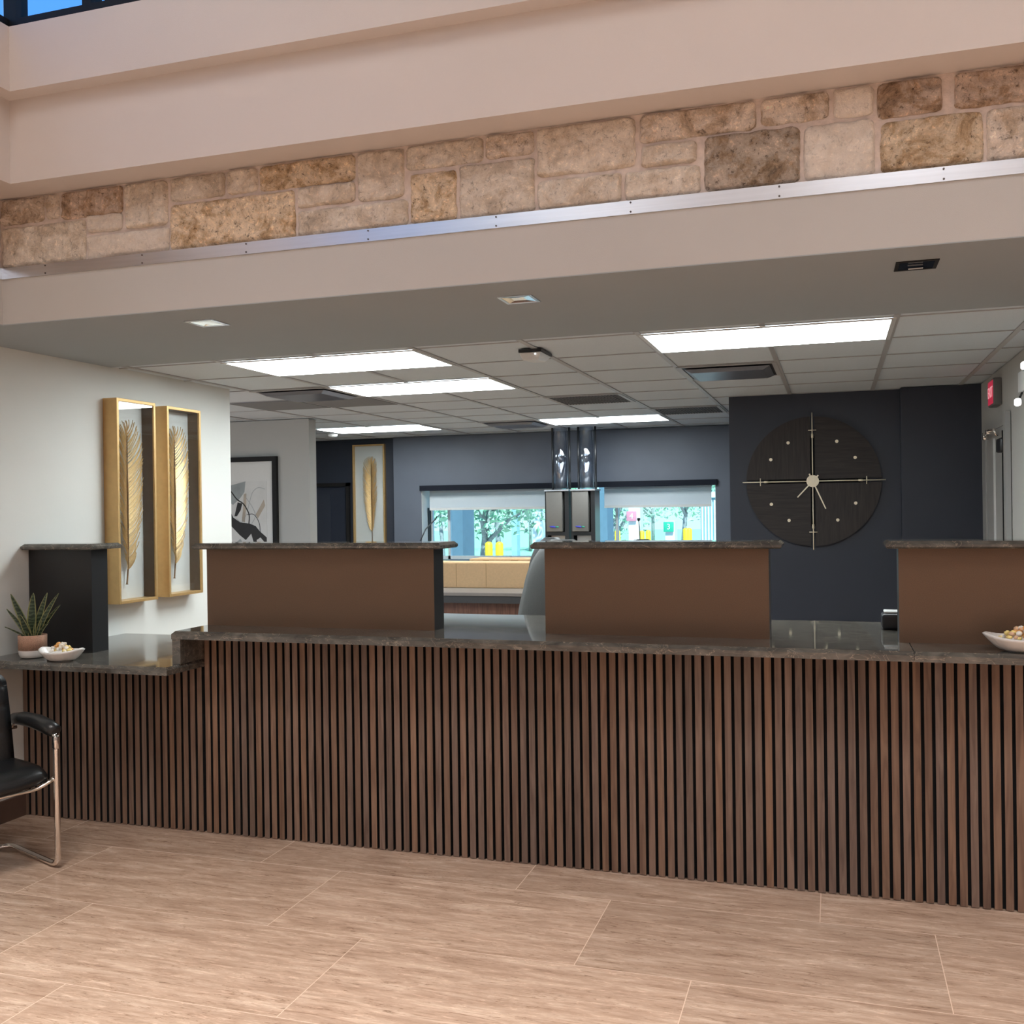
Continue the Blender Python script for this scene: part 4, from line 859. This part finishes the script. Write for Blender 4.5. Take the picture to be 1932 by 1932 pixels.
# ------------------------------------------------------------------ behind the counter: chairs, desk, boxes
def task_chair(cx, y, zt, zb, hw, label, m, tall=1.0, shell='blackplastic'):
    t = thing('office_chair', label, 'office chair', (cx, y, 0), None)
    b = MB(); n = 22; k_ = 14; F_, G_ = [], []
    for i in range(n + 1):
        s_ = i / n; z = zb + (zt - zb) * s_
        w = hw * math.sqrt(max(.03, 1 - max(0, (s_ - .42) / .60) ** 2.3)) * (.90 + .10 * sin(PI * min(1, s_ * 1.6)))
        yb_ = y - .05 - .05 * sin(s_ * 2.2) + .05 * s_; r1, r2 = [], []
        for j in range(k_ + 1):
            v = j / k_ * 2 - 1; rn = (1 - abs(v) ** 4) ** .5 if abs(v) < 1 else 0
            r1.append(b.v(cx + v * w, yb_ + .05 * v * v + .05 * rn, z)); r2.append(b.v(cx + v * w, yb_ + .05 * v * v - .035 * rn, z))
        F_.append(r1); G_.append(r2)
    for i in range(n):
        for j in range(k_): b.face([F_[i][j], F_[i + 1][j], F_[i + 1][j + 1], F_[i][j + 1]], True); b.face([G_[i][j], G_[i][j + 1], G_[i + 1][j + 1], G_[i + 1][j]], True)
    for q in (0, n):
        for j in range(k_): b.face([F_[q][j], F_[q][j + 1], G_[q][j + 1], G_[q][j]], True)
    bmesh.ops.remove_doubles(b.bm, verts=list(b.bm.verts), dist=.0004)
    b.build('backrest', m, t)
    MB().rbox(cx - hw * .95, cx + hw * .95, y + .02, y + .50, .46, .54, .03).build('seat', m, t)
    MB().tube([(cx, y - .03, zb + .1), (cx, y - .05, .50), (cx, y + .15, .44)], .025, 8).build('back_bracket', M_['blackplastic'], t)
    MB().cyl((cx, y + .25, .08), (cx, y + .25, .46), .028, 14).build('column', M_['chrome'], t)
    for i in range(5):
        a_ = 2 * PI * i / 5 + .3; e_ = (cx + .28 * cos(a_), y + .25 + .28 * sin(a_))
        l = MB().tube([(cx, y + .25, .11), (e_[0], e_[1], .075)], .02, 8).build('leg', M_['blackplastic'], t)
        MB().cyl((e_[0] - .012, e_[1], .028), (e_[0] + .012, e_[1], .028), .027, 14).build('castor', M_['blackplastic'], l)
    return t
task_chair(-1.545, 5.80, 1.385, .56, .285, 'grey high backed office chair right behind the counter, half behind the middle screen', M_['greyfab'])
task_chair(-2.31, 8.30, 1.325, .60, .235, 'dark grey rounded office chair by the cardboard boxes in front of the window', mat('charcoal_upholstery', (.11, .115, .12), .5, noise_s=200, noise_a=.1))
task_chair(-1.53, 8.30, 1.305, .60, .235, 'black office chair whose top just shows above the middle screen', M_['leather'])

dk = thing('teller_desk', 'long teller desk with walnut front under the drive through window', 'desk', (-2.9, 9.4, 0))
MB().box(-4.9, -1.0, 8.94, 10.86, .755, .785, .004).build('worktop', mat('taupe_laminate', (.25, .22, .20), .4, noise_s=30, noise_a=.05), dk)
MB().box(-4.88, -1.02, 8.955, 10.80, .685, .755).build('apron', mat('dark_grey_apron', (.05, .05, .052), .5, noise_s=30, noise_a=.05), dk)
MB().box(-4.86, -1.04, 9.05, 9.07, .03, .685).build('front_panel', M_['walnut'], dk)
MB().box(-4.86, -4.83, 9.07, 10.78, .0, .685).box(-1.07, -1.04, 9.07, 10.78, .0, .685).build('side_panels', M_['walnut'], dk)
def carton(x0, x1, y0, y1, z0, z1, label, tapes):
    t = thing('cardboard_box', label, 'box', ((x0 + x1) / 2, (y0 + y1) / 2, z0), None)
    MB().box(x0, x1, y0, y1, z0, z1).build('carton', M_['card'], t, bevel=.004)
    MB().box(x0 + .01, x1 - .01, y0 + .01, (y0 + y1) / 2 - .003, z1, z1 + .004).box(x0 + .01, x1 - .01, (y0 + y1) / 2 + .003, y1 - .01, z1, z1 + .004).build('top_flap', M_['card'], t)
    for a_, b_ in tapes: MB().box(x0 + a_, x0 + b_, y0 - .0015, y0 - .0003, z0 + .01, z1 - .005).build('tape_strip', M_['tape'], t)
carton(-3.95, -2.85, 9.50, 9.85, .786, 1.035, 'long low cardboard box at the front of the teller desk', ((.62, .63), (.30, .31)))
carton(-3.66, -2.75, 9.93, 10.25, .786, 1.052, 'second cardboard box behind the longer front one', ((.15, .22), (.46, .54), (.80, .87)))
t = thing('desk_printer', 'low black printer with a curved blue grey lid left of the boxes', 'printer', (-3.95, 10.1, .786))
MB().rbox(-4.15, -3.72, 9.93, 10.35, .786, 1.03, .02).build('case', M_['blackplastic'], t)
MB().tube([(-4.14, 9.92, .96), (-4.0, 9.915, 1.0), (-3.85, 9.915, 1.02), (-3.73, 9.92, 1.02)], .014, 8).build('lid_edge', mat('blue_grey_plastic', (.2, .3, .33), .3, noise_s=20, noise_a=.05), t)
t = thing('plastic_bottle', 'clear plastic bottle top showing beside the dark office chair', 'bottle', (-2.78, 10.05, .786))
MB().lathe([(.032, .001), (.035, .01), (.035, .2), (.03, .24), (.013, .29), (.013, .30)], (-2.62, 10.30, .786), 20).build('body', M_['acrylic'], t)
MB().lathe([(.015, .30), (.015, .325), (.012, .327)], (-2.62, 10.30, .786), 16).build('cap', M_['whiteplastic'], t)
def mic(x, y, zt, label):
    t = thing('gooseneck_microphone', label, 'microphone', (x, y, .786))
    MB().rbox(x - .05, x + .05, y - .05, y + .05, .786, .815, .01).build('base', M_['blackplastic'], t)
    MB().tube([(x + .01, y, .815), (x + .012, y, 1.1), (x + .008, y, zt - .12), (x, y, zt - .03)], .005, 8).build('gooseneck', M_['blackplastic'], t)
    MB().tube([(x, y, zt - .035), (x, y, zt - .02), (x, y, zt - .005), (x, y, zt)], .02, 12, radii=[.008, .016, .016, .006]).build('foam_tip', M_['blackplastic'], t)
mic(-1.87, 10.0, 1.468, 'black gooseneck microphone standing in front of the right half of the window')
tag(MB().tube([(-4.60, 10.80, 1.0), (-4.60, 10.82, 1.2), (-4.55, 10.88, 1.35), (-4.47, 10.98, 1.46), (-4.45, 11.0, 1.50)], .008, 8).build('black_cable', M_['blackplastic'], origin=(-4.6, 10.8, 1.0)), 'thin black cable curving up in the left corner of the window', 'cable')

# pneumatic tube stations
UY = 10.45
def station(x0, label):
    w = .262; t = thing('pneumatic_tube_station', label, 'tube station', (x0 + w / 2, UY, .786), 'pneumatic tube stations at the window')
    cab = MB().box(x0, x0 + .026, UY - .10, UY + .13, .788, 1.755).box(x0 + w - .045, x0 + w, UY - .10, UY + .13, .788, 1.755).box(x0 + .026, x0 + w - .045, UY + .06, UY + .13, .788, 1.755).box(x0 + .026, x0 + w - .045, UY - .10, UY + .06, 1.285, 1.32)
    cab.build('housing', M_['blackplastic'], t)
    pn = MB().rbox(x0 + .018, x0 + w - .068, UY - .125, UY + .05, 1.325, 1.752, .006).build('front_panel', M_['greyplastic'], t)
    lg = MB(); cx_ = x0 + .105
    lg.tube([(cx_ - .05, UY - .1265, 1.382), (cx_ - .03, UY - .1265, 1.377), (cx_, UY - .1265, 1.376), (cx_ + .02, UY - .1265, 1.37)], .01, 8, radii=[.004, .009, .010, .004]); lg.build('blue_swoosh', M_['bluelogo'], pn)
    MB().tube([(cx_ + .018, UY - .1265, 1.377), (cx_ + .05, UY - .1265, 1.374)], .006, 8).build('green_mark', M_['green'], pn)
    MB().box(x0 + .045, x0 + w - .055, UY - .02, UY + .055, .79, 1.28).build('carrier_bay', M_['whiteplastic'], t)
    MB().box(x0 + .005, x0 + w + .01, UY - .135, UY + .135, 1.756, 1.772).build('top_plate', M_['steel'], t)
    for px in (x0 + .065, x0 + w - .01): MB().cyl((px, UY, 1.772), (px, UY, CZ - .002), .012, 12).build('post', M_['blackplastic'], t)
    tb = MB(); c_ = (x0 + .155, UY, 0); n = 32; A = []
    for r, z in ((.074, 1.772), (.074, CZ - .002), (.069, CZ - .002), (.069, 1.772)): A.append([tb.v(c_[0] + r * cos(2 * PI * k / n), c_[1] + r * sin(2 * PI * k / n), z) for k in range(n)])
    for i in range(4): tb.ring_join(A[i], A[(i + 1) % 4])
    tb.build('clear_tube', M_['acrylic'], t)
station(-2.945, 'left pneumatic tube station with clear tube rising to the ceiling')
station(-2.66, 'right pneumatic tube station with clear tube rising to the ceiling')

# roller shades
def shade(x0, x1, label):
    t = thing('roller_shade', label, 'window shade', ((x0 + x1) / 2, BW + .10, 1.8), 'white roller shades in the window')
    MB().cyl((x0, BW + .12, 1.795), (x1, BW + .12, 1.795), .022, 16).build('roller', M_['shade'], t)
    MB().box(x0, x1, BW + .094, BW + .0965, 1.595, 1.80).build('shade_cloth', M_['shade'], t)
    MB().box(x0, x1, BW + .088, BW + .10, 1.57, 1.597).build('hem_bar', M_['whiteplastic'], t)
shade(-4.56, -2.95, 'left white roller shade, pulled partly down')
shade(-2.45, -1.265, 'right white roller shade, pulled partly down')

# ------------------------------------------------------------------ outdoors
tag(MB().box(-60, 30, 11.4, 34, -.32, -.22).build('pavement', M_['pave']), kind='structure')
tag(MB().box(-60, 30, 34, 80, -.30, -.18).build('lawn_ground', M_['grass']), kind='structure')
tag(MB().box(-60, 30, 33.8, 34.1, -.22, -.08).build('kerb', M_['whiteout']), kind='structure')
def bollard(x, y, zt, r, label):
    t = thing('bollard', label, 'bollard', (x, y, -.22), 'yellow bollards outside the window')
    MB().lathe([(r, 0), (r, zt + .22 - r * .7), (r * .8, zt + .22 - r * .25), (r * .3, zt + .22)], (x, y, -.22), 20).build('sleeve', M_['yellow'], t)
    MB().lathe([(r * 1.02, zt * .78), (r * 1.02, zt * .80), (r * .99, zt * .80)], (x, y, -.0), 20).build('seam_band', mat('bollard_seam', (.6, .4, .02), .5, noise_s=20, noise_a=.05), t)
def W2(px, py, Y):   # photo pixel onto the plane Y
    d = Fv + (px - 966) / 1896.655 * Rv - (py - 966) / 1896.655 * Uv; k = Y / d.y; return (k * d.x, Y, 1.567 + k * d.z)
for px, py, Y, lb in ((922, 1022, 14, 'left of the two yellow bollards seen over the cardboard boxes'), (942, 1022, 14, 'right of the two yellow bollards seen over the cardboard boxes'),
    (1165, 1000, 19, 'lone yellow bollard just right of the tube stations'), (1211, 1001, 21, 'yellow bollard right behind the gooseneck microphone'), (1223, 1000, 21, 'yellow bollard beside the one behind the microphone'),
    (1294, 996, 18, 'front yellow bollard in the far right of the window'), (1300, 996, 18.6, 'yellow bollard peeking out behind the far right one')):
    p = W2(px, py, Y); bollard(p[0], Y, p[2], .058 if Y < 15 else .055, lb)
def pier(px0, px1, Y, label, m='pier', top=3.2, d=.5):
    a_ = W2(px0, 990, Y)[0]; b_ = W2(px1, 990, Y)[0]
    t = thing('canopy_pier', label, 'pier', ((a_ + b_) / 2, Y, -.22)); MB().box(a_, b_, Y, Y + d, -.22, top).build('shaft', M_[m], t); MB().box(a_ - .04, b_ + .04, Y - .04, Y + d + .04, -.22, .02).build('plinth', M_['whiteout'], t)
pier(849, 873, 14, 'blue grey canopy pier outside the left of the window')
pier(1131, 1146, 17, 'blue grey canopy pier right of the tube stations')
pier(1186, 1208, 24, 'pale pier carrying the lane four sign', 'whiteout', 1.9, .4)
pier(1255, 1273, 24, 'pale pier carrying the lane three sign', 'whiteout', 1.25, .4)
pier(1005, 1022, 22, 'white machine pillar in the pale lane left of the tube stations', 'whiteout', 1.9, .4)
pier(965, 975, 28, 'slim pale post behind the cardboard boxes', 'blueclad', 2.6, .3)
def sign(px, py, Y, s, m, label, sz=.24):
    p = W2(px, py, Y); t = thing('lane_sign', label, 'sign', p)
    MB().rbox(p[0] - sz / 2, p[0] + sz / 2, Y - .06, Y - .02, p[2] - sz / 2, p[2] + sz / 2, .01).build('sign_plate', M_[m], t)
    text_obj(s, 'numeral', sz * .8, (p[0], Y - .063, p[2]), (PI / 2, 0, 0), M_['whiteplastic'], t)
sign(1192, 974, 23.98, '4', 'redsign', 'small red lane sign with the number four')
sign(1262, 994, 23.98, '3', 'green', 'small green lane sign with the number three')
p0 = W2(1322, 990, 20)[0]; p1 = W2(1356, 990, 20)[0]
t = thing('louvred_kiosk', 'pale blue ribbed kiosk at the right end of the window view', 'building', ((p0 + p1) / 2, 20, -.22))
MB().box(p0, p1 + .6, 20, 21.5, -.22, 1.75).build('body', M_['blueclad'], t)
rb = MB()
for i in range(14):
    xx = p0 + .02 + i * (p1 - p0 + .5) / 14; rb.box(xx, xx + .03, 19.97, 20, .0, 1.7)
rb.build('ribs', M_['whiteout'], t)
MB().box(p0 - .05, p1 + .65, 19.93, 21.55, 1.75, 1.86).build('roof', M_['whiteout'], t)
def tree(x, y, h, r, zc, n, label, lean=0.0, sr=1, bare=False):
    rnd = random.Random(sr); t = thing('tree', label, 'tree', (x, y, -.2), 'trees beyond the drive through lanes')
    tr = MB(); top = (x + lean, y, zc)
    tr.tube([(x, y, -.2), (x + lean * .4, y, zc * .45), top], .09, 8, radii=[.07, .055, .035])
    for i in range(9):
        a_ = rnd.uniform(0, 2 * PI); s_ = rnd.uniform(.45, .9); b0 = Vector((x + lean * s_, y, -.2 + (zc + .2) * s_)); e_ = b0 + Vector((cos(a_) * r * .8, sin(a_) * r * .5, rnd.uniform(.4, 1) * r))
        tr.tube([b0, b0 * .5 + e_ * .5 + Vector((0, 0, .1)), e_], .03, 6, radii=[.045, .03, .012])
    tr.build('trunk', M_['bark'], t)
    lf = MB()
    for i in range(n):
        a_ = rnd.uniform(0, 2 * PI); ph = math.acos(rnd.uniform(-1, 1)); rr = r * rnd.random() ** .4
        c_ = Vector((x + lean + rr * sin(ph) * cos(a_), y + rr * sin(ph) * sin(a_) * .8, zc + h * rr / r * cos(ph)))
        s_ = rnd.uniform(.05, .11); R_ = Matrix.Rotation(rnd.uniform(0, 6.3), 3, Vector((rnd.uniform(-1, 1), rnd.uniform(-1, 1), rnd.uniform(-1, 1))).normalized())
        q = [c_ + R_ @ Vector(v) for v in ((-s_, 0, 0), (0, -s_ * .45, .01), (s_, 0, 0), (0, s_ * .45, .01))]
        lf.face([lf.v(v) for v in q])
    lf.build('foliage', M_['leaf'], t)
def tp(px, Y): return W2(px, 990, Y)[0]
tree(tp(900, 17), 17, 1.3, 1.6, 2.3, 2600, 'leafy tree filling the left half of the window', lean=.35, sr=1)
tree(tp(945, 20.5), 20.5, 1.3, 1.5, 2.6, 1800, 'leafy tree behind the pair of bollards', lean=-.2, sr=2)
tree(tp(838, 25), 25, 1.2, 1.0, 2.2, 1200, 'tree at the far left edge of the window', lean=-.2, sr=3)
tree(tp(1160, 31), 31, 1.2, 1.5, 1.6, 900, 'small tree between the piers right of the tube stations', sr=4)
tree(tp(1232, 38), 38, 1.8, 2.4, 2.8, 1200, 'tall bare stemmed tree near the microphone', sr=5)
tree(tp(1284, 28), 28, 1.5, 2.0, 2.6, 1100, 'tree left of the ribbed kiosk', lean=.3, sr=6)
tree(tp(1000, 40), 40, 1.6, 2.8, 2.4, 1200, 'distant tree behind the white machine pillar', sr=7)
tree(tp(1330, 46), 46, 1.6, 3.0, 2.4, 1200, 'distant tree behind the ribbed kiosk', sr=8)
